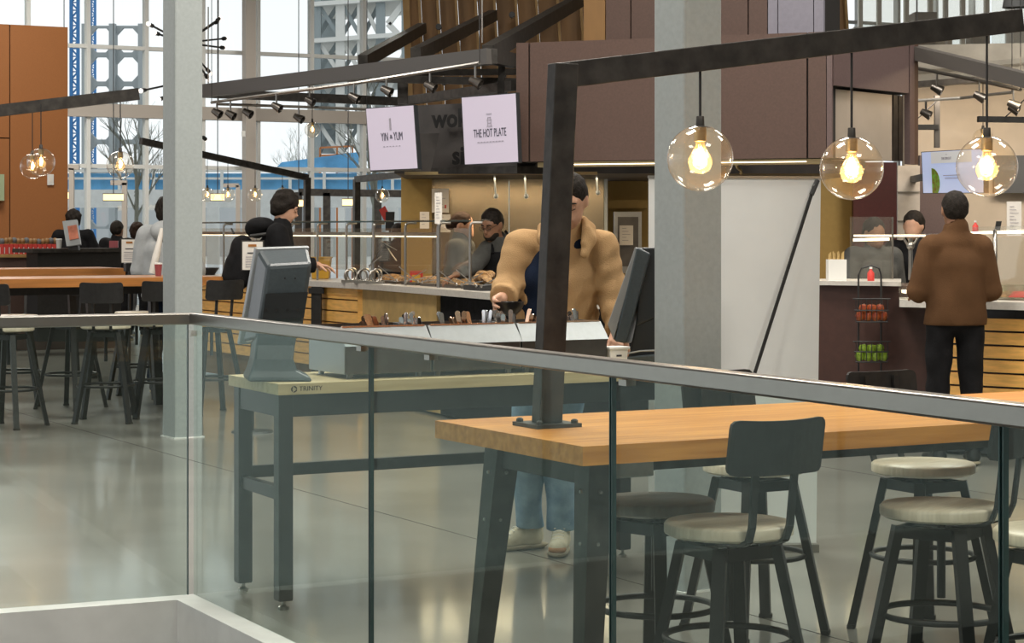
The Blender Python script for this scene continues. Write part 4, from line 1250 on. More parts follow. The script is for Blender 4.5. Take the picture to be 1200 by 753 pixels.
# ================================================================== long serving counter
ZC = 1.04
CP = [on(x, y, ZC) for x, y in ((222, 321.5), (300, 325.5), (365, 329), (413, 331.5), (440, 333.2), (500, 337.5), (575, 343.3), (700, 353))]
def cdir(i):
    a, b = CP[max(i - 1, 0)], CP[min(i + 1, len(CP) - 1)]
    return (b - a).normalized()
def back_n(i):
    d = cdir(i); n = Vector((-d.y, d.x, 0)); return n if n.y > 0 else -n
def cpo(i, off, z):
    p = CP[i] + back_n(i) * off
    return Vector((p.x, p.y, z))
wt = thing('worktop', 'continuous grey worktop of the curved serving counter', 'worktop', Vector((CP[4].x, CP[4].y, ZC - .05)))
wm = MB()
for i in range(len(CP) - 1):
    wm.hexa([cpo(i, 0, ZC - .05), cpo(i + 1, 0, ZC - .05), cpo(i + 1, .65, ZC - .05), cpo(i, .65, ZC - .05), cpo(i, 0, ZC), cpo(i + 1, 0, ZC), cpo(i + 1, .65, ZC), cpo(i, .65, ZC)])
wm.build('slab', M_worktop, wt)
def unit(i0, i1, kind, label):
    t = thing('counter_unit', label, 'cabinet', Vector((CP[i0].x, CP[i0].y, 0)))
    b = MB()
    for i in range(i0, i1):
        b.hexa([cpo(i, .12, .02), cpo(i + 1, .12, .02), cpo(i + 1, .6, .02), cpo(i, .6, .02), cpo(i, .12, ZC - .05), cpo(i + 1, .12, ZC - .05), cpo(i + 1, .6, ZC - .05), cpo(i, .6, ZC - .05)])
    b.build('carcass', {'slat': M_timber, 'ply': M_ply, 'black': M_blackcl}[kind], t)
    if kind == 'slat':
        for i in range(i0, i1):
            z = .26
            while z < ZC - .14:
                a, c_ = cpo(i, .085, z + .045), cpo(i + 1, .085, z + .045)
                MB().bar(a, c_, .05, .092).build('slat', M_slat, t)
                z += .105
            MB().bar(cpo(i, .08, ZC - .085), cpo(i + 1, .08, ZC - .085), .06, .06).build('top_rail', M_slat, t)
            MB().bar(cpo(i + 1, .08, .15), cpo(i + 1, .08, ZC - .05), .05, .05, up=(0, 1, 0)).build('end_post', M_slat, t)
    elif kind == 'ply':
        for i in range(i0, i1):
            MB().bar(cpo(i, .10, .54), cpo(i + 1, .10, .54), .03, .88).build('panel', M_ply, t)
    return t
unit(0, 1, 'slat', 'orange slatted counter unit behind the person with the backpack')
unit(1, 3, 'slat', 'orange slatted counter unit behind the slate kiosk')
unit(3, 5, 'ply', 'plain plywood counter unit under the serving worktop')
unit(5, 7, 'black', 'black fronted counter unit behind the person in the camel jacket')
# the counter end post
o = thing('support_post', 'black steel support post at the end of the slatted counter front', 'post', Vector((on(371, 334, ZC).x, on(371, 334, ZC).y, 0)))
pp = on(371, 332, ZC - .02) - UP * 0
MB().bar(Vector((pp.x, pp.y, 0)), Vector((pp.x, pp.y, ZC - .05)), .09, .09, up=(0, 1, 0)).build('shaft', M_black, o)
MB().box((pp.x, pp.y, ZC - .085), (.14, .12, .05)).build('cap', M_black, o)

# glass sneeze guards: posts, panes, top shelf, tube lights
ZG = 1.575
def lerp_c(x, off=0.0):      # point seen at pixel column x on the line 'off' behind the counter edge
    Q = [CP[i] + back_n(i) * off for i in range(len(CP))]
    for i in range(len(Q) - 1):
        xa, xb = CX + F * Q[i].x / Q[i].y, CX + F * Q[i + 1].x / Q[i + 1].y
        if xa <= x <= xb or i == len(Q) - 2 or (i == 0 and x < xa):
            k = (x - CX) / F
            d = Q[i + 1] - Q[i]
            t_ = (k * Q[i].y - Q[i].x) / (d.x - k * d.y)
            return Q[i] + d * t_, back_n(i)
def gpt(x, off, z):
    p, n = lerp_c(x, off)
    return Vector((p.x, p.y, z))
def gfix(x, off, z):         # straight behind the point at column x on the guard line
    p, n = lerp_c(x, .14)
    p = p + n * (off - .14)
    return Vector((p.x, p.y, z))
def guard(xs, label, lights=True, hoop=False):
    t = thing('sneeze_guard', label, 'sneeze guard', gpt(xs[0], .15, ZC), 0, 'glass sneeze guards on the serving counter')
    for i, x in enumerate(xs):
        a = gpt(x, .14, ZC); b = gpt(x, .14, ZG)
        pth = [a, b - UP * .04, gfix(x, .148, ZG - .015), gfix(x, .165, ZG - .006), gfix(x, .24, ZG - .006)]
        MB().tube(pth, .011, 8).build('post', M_railst, t, smooth=True)
    for i in range(len(xs) - 1):
        a, b = gpt(xs[i] + 1, .14, (ZC + ZG) / 2 + .03), gpt(xs[i + 1] - 1, .14, (ZC + ZG) / 2 + .03)
        MB().bar(a, b, .010, ZG - ZC - .16).build('pane', M_guard, t)
        a, b = gpt(xs[i], .14, ZG + .008), gpt(xs[i + 1], .14, ZG + .008)
        n = back_n(3) * .18
        MB().hexa([a, b, b + n, a + n, a + UP * .012, b + UP * .012, b + n + UP * .012, a + n + UP * .012]).build('top_shelf', M_guard, t)
        MB().bar(a, b, .016, .012).build('shelf_edge', M_edge, t)
        if lights:
            a, b = gpt(xs[i] + 2, .30, ZG - .10), gpt(xs[i + 1] - 2, .30, ZG - .10)
            MB().bar(a, b, .05, .03).build('light_housing', M_railst, t)
            MB().bar(a - UP * .02, b - UP * .02, .02, .014).build('light_tube', M_glow, t)
guard([226, 262, 300, 340], 'glass sneeze guard behind the person with the backpack')
guard([341, 372, 406, 437.5], 'glass sneeze guard beside the yellow tub')
guard([438.5, 475, 513], 'glass sneeze guard over the hanging tongs', True)
guard([514.5, 551], 'short glass sneeze guard in front of the server in grey and black apron', False)

# things on the counter
p = gpt(376, .42, ZC)
t = thing('yellow_tub', 'yellow square food tub behind the sneeze guard', 'tub', p)
MB().hexa([p + Vector((a, b, 0)) for a, b in ((-.08, -.08), (.08, -.08), (.08, .08), (-.08, .08))] + [p + Vector((a, b, .20)) for a, b in ((-.10, -.10), (.10, -.10), (.10, .10), (-.10, .10))]).build('body', M_yellow, t, bevel=.01)
MB().box(p + UP * .205, (.215, .215, .012)).build('rim', M_yellow, t)
MB().box(p + Vector((0, -.098, .12)), (.09, .004, .05)).build('label_patch', M_ink, t)
def utensil_rest(x, off, n, label):
    p = gpt(x, off, ZC)
    t = thing('tong_rack', label, 'rack', p, 0, 'looped steel tong racks on the counter')
    for k in range(n):
        c = p + Vector(((k - (n - 1) / 2) * .022, k * .03, k * .012))
        MB().tube([c + Vector((.042 * math.cos(a), .02 * math.cos(a), .062 + .055 * math.sin(a))) for a in [math.radians(-60 + 25 * j) for j in range(13)]], .009, 6).build('loop', M_railst, t, smooth=True)
    MB().box(p + UP * .012, (.16, .10, .024)).build('base', M_railst, t)
utensil_rest(411, .06, 2, 'looped steel tong rack at the plywood unit end')
utensil_rest(426, .06, 2, 'looped steel tong rack next to the first rack')
utensil_rest(440, .08, 2, 'small looped steel tong rack beside the guard post')
def tongs(x, off, z, ang, label, spread=.05):
    p = gpt(x, off, z)
    t = thing('tongs', label, 'tongs', p, 0, 'steel serving tongs on the counter')
    d = Vector((math.cos(ang), -.3, math.sin(ang))).normalized()
    u = Vector((0, .4, 1)).normalized()
    for s in (-1, 1):
        MB().bar(p, p + d * .17 + u * s * spread, .016, .006).build('arm', M_railst, t)
    MB().tube([p - d * .01 + u * .01, p - d * .02, p - d * .01 - u * .01], .008, 6).build('hinge', M_railst, t)
tongs(449, .10, 1.40, -.75, 'steel tongs hung open on the sneeze guard')
tongs(434, .10, 1.20, .9, 'steel tongs hung point down beside the guard post')
for i, x in enumerate((463, 478, 488, 497, 533, 543, 556, 566)):
    tongs(x, .05, ZC + .05, .35 if i % 2 else 2.6, 'steel serving tongs lying on the worktop %s' % ('by the red box' if x < 500 else 'in front of the server in the apron'), .035)
for i, (x, w_) in enumerate(((460, .3), (482, .3), (505, .3), (528, .3), (552, .3), (578, .3))):
    p = gpt(x, .42, ZC)
    t = thing('food_pan', 'steel pan of roasted food in the counter %s' % ('near the hanging tongs' if i < 2 else 'by the red box' if i < 3 else 'before the server in the apron'), 'pan', p, 0, 'food pans along the counter')
    n = back_n(4); dd = cdir(4)
    MB().box(p + UP * .012, (.34, .42, .024), dd, n).build('pan', M_dkst, t)
    MB().lathe([(0, .055), (.08, .045), (.14, .02), (.15, 0)], p + UP * .024, 12).build('food', M_food, t, smooth=True)
p = gpt(488, .30, ZC)
t = thing('red_box', 'red and yellow food packet behind the glass guard', 'packet', p)
MB().box(p + UP * .06, (.11, .05, .12)).build('carton', M_redbox, t)
MB().box(p + UP * .05 + Vector((0, -.027, 0)), (.07, .004, .07)).build('picture', M_yellow, t)
p = gpt(578, .30, ZC)
t = thing('food_tray', 'tray piled with roasted bread beside the server in the apron', 'tray', p)
MB().box(p + UP * .02, (.36, .36, .04), cdir(5), back_n(5)).build('tray', M_black, t)
for k in range(7):
    MB().lathe([(0, -.03), (.04, -.025), (.055, 0), (.04, .025), (0, .03)], p + Vector((rnd.uniform(-.13, .13), rnd.uniform(-.1, .1), .075 + rnd.uniform(0, .06))), 9, (rnd.uniform(-.5, .5), rnd.uniform(-.5, .5), 1)).build('bread', M_food, t, smooth=True)
p = gpt(246, .1, ZC)
tag(MB().lathe([(0, 0), (.05, 0), (.055, .012), (.10, .075), (.095, .077), (.05, .02), (0, .018)], p, 18).build('bowl', M_bowl, smooth=True), 'black bowl on the worktop beside the grey column', 'bowl')
# notices
def notice(x0, y0, x1, y1, d, label, dot=False):
    t = thing('notice_sheet', label, 'notice', pt((x0 + x1) / 2, y1, d))
    MB().slab([pt(x0, y0, d), pt(x1, y0, d), pt(x1, y1, d), pt(x0, y1, d)], .006).build('sheet', M_paper, t)
    n = max(2, int((y1 - y0) / 4.5))
    for k in range(n):
        y = y0 + (y1 - y0) * (.14 + .76 * k / n)
        MB().slab([pt(x0 + (x1 - x0) * .2, y, d - .004), pt(x0 + (x1 - x0) * (.5 + .3 * ((k * 7) % 3) / 2), y, d - .004), pt(x0 + (x1 - x0) * (.5 + .3 * ((k * 7) % 3) / 2), y + .5, d - .004), pt(x0 + (x1 - x0) * .2, y + .5, d - .004)], .002).build('text_line', M_greyink, t)
    if dot:
        MB().slab([pt(x1 - 5, y1 - 9, d - .004), pt(x1 - 3, y1 - 9, d - .004), pt(x1 - 3, y1 - 5, d - .004), pt(x1 - 5, y1 - 5, d - .004)], .002).build('mark', M_redbox, t)
notice(506, 221, 526, 249, 19.7, 'framed paper notice on the stainless kitchen wall', True)
notice(509.5, 225.5, 518, 262, 17.0, 'tall narrow white price card above the sneeze guard')
notice(492, 248, 503, 268, 19.6, 'blank white paper on the ochre kitchen wall')
notice(512, 251, 528, 272, 19.7, 'lower paper notice on the stainless kitchen wall')
notice(726, 264, 742, 287, 20.2, 'small framed notice on the ochre wall behind the camel jacket')
# hanging ladles under the hood
for i, (x, y1) in enumerate(((580, 230), (615.5, 230), (699.5, 226))):
    t = thing('hanging_ladle', ('steel ladle hanging from the hood above the server', 'steel ladle hanging beside the steel post', 'steel ladle hanging behind the head of the person in the camel jacket')[i], 'ladle', pt(x, y1, 18.5), 0, 'ladles under the hood')
    MB().tube([pt(x - .5, 204, 18.5), pt(x, 214, 18.5), pt(x + 1, y1, 18.5)], .009, 6).build('handle', M_ltst, t)
    MB().lathe([(0, -.02), (.016, -.015), (.02, 0), (.017, .02)], pt(x + 1.2, y1, 18.5), 8).build('cup', M_ltst, t)
# microwave / menu glow panel behind, shelf over kitchen
t = thing('wall_oven', 'grey framed oven door in the kitchen wall behind the camel jacket', 'oven', pt(735, 300, 20.3))
MB().slab(kq(720, 752, 248, 320, 20.3), .2).build('body', M_steel, t)
MB().slab(kq(724, 748, 254, 312, 20.28), .02).build('door', M_dkst, t)
# ================================================================== black canopy frame with track lights
cf = thing('canopy_frame', 'black steel canopy frame with diagonal braces hung above the serving counter', 'canopy', pt(420, 95, 19))
def cbar(a, b, w_, h_, nm, m=M_frame): MB().bar(pt(*a), pt(*b), w_, h_).build(nm, m, cf)
cbar((236, 107, 21.5), (576, 66, 17.2), .10, .13, 'edge_beam', M_canopy)
cbar((236, 109, 21.5), (470, 119, 22.5), .09, .09, 'edge_beam')
cbar((470, 119, 22.5), (604, 100, 19.8), .09, .09, 'edge_beam')
cbar((576, 66, 17.2), (604, 72, 18.5), .10, .12, 'edge_beam')
cbar((352, 90, 20), (604, 96, 20.5), .07, .07, 'cross_beam')
cbar((430, 86, 19.2), (605, 84, 20.5), .06, .06, 'cross_beam')
cbar((425, 72, 19.2), (495, 33, 23.8), .09, .12, 'brace')
cbar((487, 64, 18.4), (578, 18, 23.6), .09, .12, 'brace')
cbar((572, 62, 17.3), (690, -6, 23.4), .10, .13, 'brace')
cbar((588, 72, 18.0), (587, 112, 18.0), .06, .06, 'hanger')
cbar((472, 88, 20.5), (472, 122, 20.5), .10, .10, 'hanger')
for x, y, d in ((565, 50, 17.4), (244, 98, 21.3)):
    MB().tube([pt(x, y, d), pt(x, y - 90, d)], .007, 5).build('cable', M_railst, cf)
def track(pts, spots, label):
    t = thing('track_light', label, 'track light', pt(*pts[0]))
    MB().tube([pt(*p) for p in pts], .016, 6).build('track', M_railst, t)
    for p in (pts[0], pts[-1]):
        q = pt(*p); MB().tube([q, Vector((q.x, q.y, 7.0))], .004, 5).build('hanger', M_black, t)
    for (x, yt, yb, d) in spots:
        o = MB().tube([pt(x, yt, d), pt(x, yb, d)], .010, 6).build('stem', M_railst, t)
        dr = Vector((.8, -.3, -.45)).normalized()
        c = pt(x, yb, d)
        MB().lathe([(0, -.05), (.028, -.05), (.045, .05), (.038, .05), (.03, .0), (0, 0)], c, 12, dr).build('spot_head', M_dkst, o, smooth=True)
track([(248, 120, 21), (420, 97, 18.7), (562, 74, 16.9)], [(254, 119, 132, 20.9), (270, 117, 134, 20.7), (324, 110, 125, 19.9), (415, 97, 114, 18.7), (453, 92, 106, 18.2), (504, 84, 101, 17.6), (557, 75, 96, 17)], 'track light rail with small spots under the canopy frame, falling towards the column')
track([(256, 122, 21.2), (350, 125, 20.9), (430, 128, 20.6)], [(290, 123, 132, 21.1), (350, 125, 138, 20.9), (363, 100, 118, 20.8)], 'second, level track light rail with small spots by the glazing')

# molecular chandelier behind the column
ch = thing('rod_chandelier', 'branching rod chandelier with bare bulbs behind the grey column', 'chandelier', pt(216, 70, 22))
hub = pt(216, 50, 22)
MB().tube([hub, hub + UP * 2.6], .01, 6).build('stem', M_black, ch)
MB().lathe(sphere_prof(.05, 8), hub, 12).build('hub', M_black, ch, smooth=True)
for x, y in ((257, 22), (255, 25), (264, 45), (262, 56), (245, 84), (176, 29), (183, 39), (167, 106), (243, 91), (188, 116), (241, 163)):
    tip = pt(x, y, 22 + (x - 216) / 60)
    st = hub.lerp(tip, .02) if y < 100 else pt(214, y - 10, 22)
    if y > 100: st = pt(214, y - (10 if x < 214 else 20), 22)
    o = MB().tube([st, tip], .011, 6).build('rod', M_black, ch)
    MB().tube([tip - (tip - st).normalized() * .05, tip], .022, 8).build('socket', M_black, o)
    MB().lathe(sphere_prof(.024, 8), tip + (tip - st).normalized() * .035, 10).build('bulb', mat('frosted_bulb', (1, .93, .85), emit=1.2), o, smooth=True)
MB().tube([hub, pt(214, 180, 22)], .01, 6).build('stem', M_black, ch)

# right canopy over the other stall
rc = thing('canopy_frame', 'grey steel canopy beam with dark cross bars in front of the cream wall', 'canopy', pt(1130, 80, 18))
MB().bar(pt(1066, 60, 17.2), pt(1260, 108, 15.4), .12, .11).build('edge_beam', M_canopy, rc)
MB().bar(pt(1064, 100, 21.5), pt(1240, 86, 20.5), .12, .06).build('cross_beam', M_frame, rc)
MB().bar(pt(1146, 139.5, 20), pt(1240, 141, 20), .08, .055).build('cross_beam', M_black, rc)
MB().bar(pt(1072, 149, 20.5), pt(1099, 149, 20.5), .08, .05).build('cross_beam', M_black, rc)
MB().bar(pt(1098, 112, 20.5), pt(1098, 173, 20.5), .05, .05, up=(0, 1, 0)).build('hanger', M_canopy, rc)
MB().tube([pt(1074, 140, 20.4), pt(1098, 118, 20.4)], .006, 5).build('cable', M_black, rc)
MB().tube([pt(1178, 137, 19.9), pt(1210, 108, 19.9)], .006, 5).build('cable', M_black, rc)
track([(1075, 80, 18.4), (1140, 93, 17.6), (1196, 105, 17)], [(1098, 84, 104, 18.1), (1148, 94, 113, 17.5), (1188, 103, 123, 17.1)], 'track light rail along the grey canopy beam')
track([(1074, 118, 19.5), (1125, 115, 19.5), (1186, 108, 19.3)], [(1085, 117, 133, 19.5), (1188, 108, 128, 19.3)], 'thin track light rail in front of the cream wall')

# ================================================================== right stall
ZR = 1.15
dq = F * (H - ZR) / (330 - CY)
cab = thing('stall_cabinet', 'dark oxblood brown cabinet end of the salad stall', 'cabinet', Vector(((1010 - CX) / F * dq, dq, 0)))
def rp(x, z, d): return Vector(((x - CX) / F * d, d, z))
MB().hexa([rp(940, .02, dq + .35), rp(1089, .02, dq), rp(1089, .02, dq + .9), rp(940, .02, dq + .9), rp(940, ZR - .03, dq + .35), rp(1089, ZR - .03, dq), rp(1089, ZR - .03, dq + .9), rp(940, ZR - .03, dq + .9)]).build('body', mat('oxblood_brown', (.055, .022, .016), .5, 0, .12, 20), cab)
MB().hexa([rp(938, ZR - .03, dq + .32), rp(1056, ZR - .03, dq - .03), rp(1056, ZR - .03, dq + .9), rp(938, ZR - .03, dq + .9), rp(938, ZR, dq + .32), rp(1056, ZR, dq - .03), rp(1056, ZR, dq + .9), rp(938, ZR, dq + .9)]).build('worktop', M_worktop, cab)
dr0 = F * (H - ZC) / (351.5 - CY)
sc_ = thing('stall_counter', 'orange slatted front counter of the salad stall', 'counter', rp(1140, 0, dr0 + .2))
def sr(x, z, off=0.0):
    d = dr0 + .10 - (x - 1055) / 145 * .55 + off
    return rp(x, z, d)
MB().hexa([sr(1090, .02, .15), sr(1330, .02, .15), sr(1330, .02, .95), sr(1090, .02, .95), sr(1090, ZC - .05, .15), sr(1330, ZC - .05, .15), sr(1330, ZC - .05, .95), sr(1090, ZC - .05, .95)]).build('carcass', M_black, sc_)
MB().hexa([sr(1054, ZC - .05), sr(1330, ZC - .05), sr(1330, ZC - .05, .95), sr(1054, ZC - .05, .95), sr(1054, ZC), sr(1330, ZC), sr(1330, ZC, .95), sr(1054, ZC, .95)]).build('worktop', M_worktop, sc_)
z = .30
while z < ZC - .12:
    MB().bar(sr(1106, z + .035, .10), sr(1330, z + .035, .10), .045, .078).build('slat', M_slat, sc_)
    z += .092
MB().bar(sr(1098, .60, .11), sr(1098, .60, .111), .08, .78, up=UP).build('end_panel', M_slat, sc_)
MB().hexa([sr(1090, .22, .10), sr(1106, .22, .10), sr(1106, .22, .14), sr(1090, .22, .14), sr(1090, ZC - .05, .10), sr(1106, ZC - .05, .10), sr(1106, ZC - .05, .14), sr(1090, ZC - .05, .14)]).build('end_panel', M_slat, sc_)
# display step, bottles, chopsticks
p = sr(1071, ZC, .2)
t = thing('display_case', 'small lit glass display step on the salad stall counter', 'display case', p)
MB().box(p + UP * .055, (.17, .2, .11)).build('glass_box', M_guard, t)
MB().box(p + UP * .05, (.14, .16, .02)).build('light_shelf', M_glow, t)
p = rp(980, ZR, dq + .4)
t = thing('chopstick_box', 'white box of paper wrapped chopsticks on the brown cabinet', 'box', p)
MB().box(p + UP * .075, (.13, .12, .15)).build('carton', M_white, t)
for k in range(12):
    MB().bar(p + Vector((-.055 + .01 * k, (k % 3) * .03 - .03, .12)), p + Vector((-.058 + .0105 * k, (k % 3) * .03 - .03, .19 + (k % 4) * .006)), .008, .006, up=(0, 1, 0)).build('chopstick', M_ply, t)
def bottle(p, h, r, m, label):
    t = thing('sauce_bottle', label, 'bottle', p)
    MB().lathe([(0, 0), (r, 0), (r, h * .55), (r * .4, h * .75), (r * .35, h * .85)], p, 14).build('body', m, t, smooth=True)
    MB().lathe([(r * .42, h * .85), (r * .42, h), (0, h)], p, 10).build('cap', M_white, t)
bottle(rp(1020.5, ZR, dq + .25), .10, .025, M_redbox, 'red sauce bottle on the brown cabinet behind the fruit rack')
# guard on the stall
t = thing('sneeze_guard', 'upright glass guard on the brown cabinet with tube lights', 'sneeze guard', rp(1020, ZR, dq + .5))
def gq(x, y, d): return pt(x, y, d)
G_ = dq + .55
MB().slab([gq(996, 254, G_), gq(1046, 254, G_ - .05), gq(1046, 327, G_ - .05), gq(996, 327, G_)], .012).build('pane', M_guard, t)
MB().bar(gq(1046, 254, G_ - .06), gq(1046, 327, G_ - .06), .012, .012, up=(0, 1, 0)).build('pane_edge', M_railst, t)
MB().bar(gq(1000, 281, G_ + .2), gq(1042, 280, G_ + .2), .02, .022).build('light_tube', M_glow, t)
MB().bar(gq(1001, 276, G_ + .5), gq(1084, 276, G_ + .2), .02, .014).build('light_tube', M_glow, t)
MB().slab([gq(1046, 275, G_), gq(1200, 270, G_ - .5), gq(1200, 274, G_ - .5), gq(1046, 279, G_)], .25).build('top_shelf', M_guard, t)
MB().tube([gq(1067, 328, G_), gq(1067, 285, G_), gq(1067, 279, G_)], .016, 8).build('post', M_railst, t)
for s in (-1, 1):
    MB().tube([gq(1067, 292, G_), gq(1067 + s * 5, 284, G_), gq(1067 + s * 8, 279, G_)], .009, 6).build('bracket', M_railst, t)
MB().lathe(sphere_prof(.03, 8), gq(1067, 288, G_ - .02), 10).build('knuckle', M_railst, t, smooth=True)
t = thing('sneeze_guard', 'glass sneeze guard behind the person in the brown jacket', 'sneeze guard', sr(1180, ZC, .3))
for x in (1166, 1206, 1250):
    a = sr(x, ZC, .25)
    MB().tube([a, pt(x, 285, a.y), pt(x, 272, a.y + .1), pt(x, 271, a.y + .4)], .015, 8).build('post', M_railst, t, smooth=True)
for x0, x1 in ((1166, 1206), (1206, 1250)):
    a, b = sr(x0 + 1, ZC, .25), sr(x1 - 1, ZC, .25)
    MB().slab([pt(x0 + 1, 278, a.y), pt(x1 - 1, 277, b.y), pt(x1 - 1, 335, b.y), pt(x0 + 1, 336, a.y)], .01).build('pane', M_guard, t)
MB().slab([pt(1140, 266, dr0 + .2), pt(1250, 263, dr0 - .3), pt(1250, 267, dr0 - .3), pt(1140, 271, dr0 + .2)], .4).build('top_shelf', M_guard, t)
MB().bar(pt(1130, 273, dr0 + .5), pt(1250, 271, dr0 + .2), .02, .016).build('light_tube', M_glow, t)
for i, x in enumerate((1172, 1184, 1196)):
    p = sr(x, ZC, .5)
    t = thing('salad_tray', 'clear salad tray behind the glass of the salad stall', 'tray', p, 0, 'salad trays in the stall counter')
    MB().lathe([(0, 0), (.10, 0), (.13, .10), (.12, .10), (.09, .01), (0, .01)], p, 14).build('tray', M_guard, t, smooth=True)
    MB().lathe([(0, .06), (.06, .055), (.10, .03), (.11, .02), (0, .015)], p, 12).build('food', (M_lime, M_food, M_redbox)[i], t, smooth=True)
notice(1180, 236, 1197, 276, 15.4, 'framed menu sheet leaning on the salad stall guard')
tag(MB().slab([pt(1168, 259, 15.0), pt(1174, 259, 15.0), pt(1172, 270, 15.0), pt(1166, 270, 15.0)], .02).build('card_reader', M_black), 'small black card reader on the salad stall guard', 'card reader')
bottle(pt(1143, 272, 15.3), .085, .022, M_redbox, 'red sauce bottle on the shelf beside the person in the brown jacket')
t, c, xd, ud = screen([(1080, 178.5, 18.6), (1152, 174.5, 17.9), (1152, 225.5, 17.9), (1082, 226, 18.6)], 'wall menu screen with salad picture above the salad stall', m=M_screenb)
MB().bar(c + Vector((0, .14, 0)), Vector((c.x + .3, 22.5, c.z)), .06, .06).build('wall_bracket', M_black, t)
n_ = xd.cross(ud)
def scr(u, v, o=.003): return c + xd * u + ud * v + n_ * (o if n_.y < 0 else -o)
wS, hS = .53, .36
MB().add([scr(-wS / 2, hS * .22), scr(wS / 2, hS * .22), scr(wS / 2, hS / 2), scr(-wS / 2, hS / 2)], [(0, 1, 2, 3)]).build('header', M_screenw, t)
text('THE SPROUT', .032, scr(-.06, hS * .33, .006), xd, ud, M_greyink, t, sx=.7)
text('~', .04, scr(-.06, hS * .43, .006), xd, ud, M_greyink, t)
for k, (v, hw) in enumerate(((-.03, .11), (-.055, .09))):
    MB().bar(scr(.0 - hw, v, .006), scr(.0 + hw, v, .006), .001, .006).build('text_line', M_greyink, t)
fan = [scr(-wS / 2, -hS / 2)] + [scr(-wS / 2 + .105 * math.cos(a), -hS / 2 + .09 + .13 * math.sin(a)) for a in [math.radians(-45 + 13.5 * k) for k in range(11)]]
MB().add(fan, [tuple(range(len(fan)))]).build('salad_picture', mat('salad_photo', (.75, .30, .03), .5, 0, .7, 28, emit=0, col2=(.20, .55, .06)), t)

# fruit rack
fr0 = dq - .12
fk = thing('fruit_rack', 'two tier black wire fruit rack hanging at the brown cabinet', 'rack', pt(1021, 432, fr0))
def fp_(x, y, o=0.0): return pt(x, y, fr0 + o)
for o in (-.02, .14):
    MB().tube([fp_(1006, 445, o), fp_(1006, 322, o), fp_(1010, 314, o), fp_(1021, 311, o), fp_(1030, 314, o), fp_(1032.5, 322, o), fp_(1032.5, 445, o)], .007, 6).build('upright', M_black, fk)
for yt, yb in ((350, 377), (400, 424)):
    for y, e_ in ((yt, 3), ((yt + yb) / 2, 1.5), (yb, 0)):
        pth = [fp_(1003 - e_, y, -.10), fp_(1040 + e_, y, -.10), fp_(1040 + e_, y, .12), fp_(1003 - e_, y, .12)]
        MB().tube(pth, .005, 5, closed=True).build('basket_wire', M_black, fk)
    for k in range(7):
        x = 1003 + k * 37 / 6
        MB().tube([fp_(x, yt, -.10), fp_(x, yb, -.10), fp_(x, yb, .12)], .003, 4).build('basket_wire', M_black, fk)
    tagm, nm, lb_ = (M_apple, 'red_apple', 'red apple in the upper basket of the wire fruit rack') if yt < 360 else (M_lime, 'green_apple', 'green apple in the lower basket of the wire fruit rack')
    for r_ in range(2):
        for o_ in range(2):
            for k in range(4 - r_):
                r = .034
                c = fp_(1007.5 + k * 9.3 + r_ * 4.5, yb - 6.5 - r_ * 9, -.055 + o_ * .085)
                ft = thing(nm, lb_, 'apple', c - UP * r, 0, 'red apples in the rack' if yt < 360 else 'green apples in the rack')
                MB().lathe([(0, .024), (.012, .030), (.026, .026), (.034, .004), (.028, -.02), (.014, -.031), (0, -.027)], c, 12).build('fruit', tagm, ft, smooth=True)
                MB().tube([c + UP * .024, c + UP * .036 + Vector((.004, 0, 0))], .002, 4).build('stem', M_bark, ft)
# ================================================================== people: signed distance bodies
def surface_nets(V, org, h):
    nx, ny, nz_ = V.shape
    s = V < 0
    c = np.zeros((nx - 1, ny - 1, nz_ - 1), np.int32)
    for i in (0, 1):
        for j in (0, 1):
            for k in (0, 1):
                c += s[i:nx - 1 + i, j:ny - 1 + j, k:nz_ - 1 + k]
    act = (c > 0) & (c < 8)
    idx = np.argwhere(act)
    if len(idx) == 0: return [], []
    gid = -np.ones(act.shape, np.int64); gid[act] = np.arange(len(idx))
    acc = np.zeros((len(idx), 3)); cnt = np.zeros(len(idx))
    co = [(i, j, k) for i in (0, 1) for j in (0, 1) for k in (0, 1)]
    for a in range(8):
        for b in range(a + 1, 8):
            A, B = np.array(co[a]), np.array(co[b])
            if np.abs(A - B).sum() != 1: continue
            va = V[idx[:, 0] + A[0], idx[:, 1] + A[1], idx[:, 2] + A[2]]
            vb = V[idx[:, 0] + B[0], idx[:, 1] + B[1], idx[:, 2] + B[2]]
            m = (va < 0) != (vb < 0)
            t = np.where(m, va / np.where(m, va - vb, 1), 0)
            p = A + (B - A) * t[:, None]
            acc[m] += p[m]; cnt[m] += 1
    verts = (idx + acc / cnt[:, None]) * h + org
    faces = []
    for ax in range(3):
        sl0 = [slice(None)] * 3; sl1 = [slice(None)] * 3
        sl0[ax] = slice(0, -1); sl1[ax] = slice(1, None)
        a0, a1 = s[tuple(sl0)], s[tuple(sl1)]
        e = np.argwhere(a0 != a1)
        u, v = (ax + 1) % 3, (ax + 2) % 3
        ok = (e[:, u] > 0) & (e[:, v] > 0) & (e[:, u] < V.shape[u] - 1) & (e[:, v] < V.shape[v] - 1)
        e = e[ok]
        def cell(du, dv):
            q = e.copy(); q[:, u] += du; q[:, v] += dv
            return gid[q[:, 0], q[:, 1], q[:, 2]]
        f = np.stack([cell(-1, -1), cell(0, -1), cell(0, 0), cell(-1, 0)], 1)
        fl = a0[e[:, 0], e[:, 1], e[:, 2]]
        f[~fl] = f[~fl][:, ::-1]
        faces.append(f)
    return verts, np.concatenate(faces)

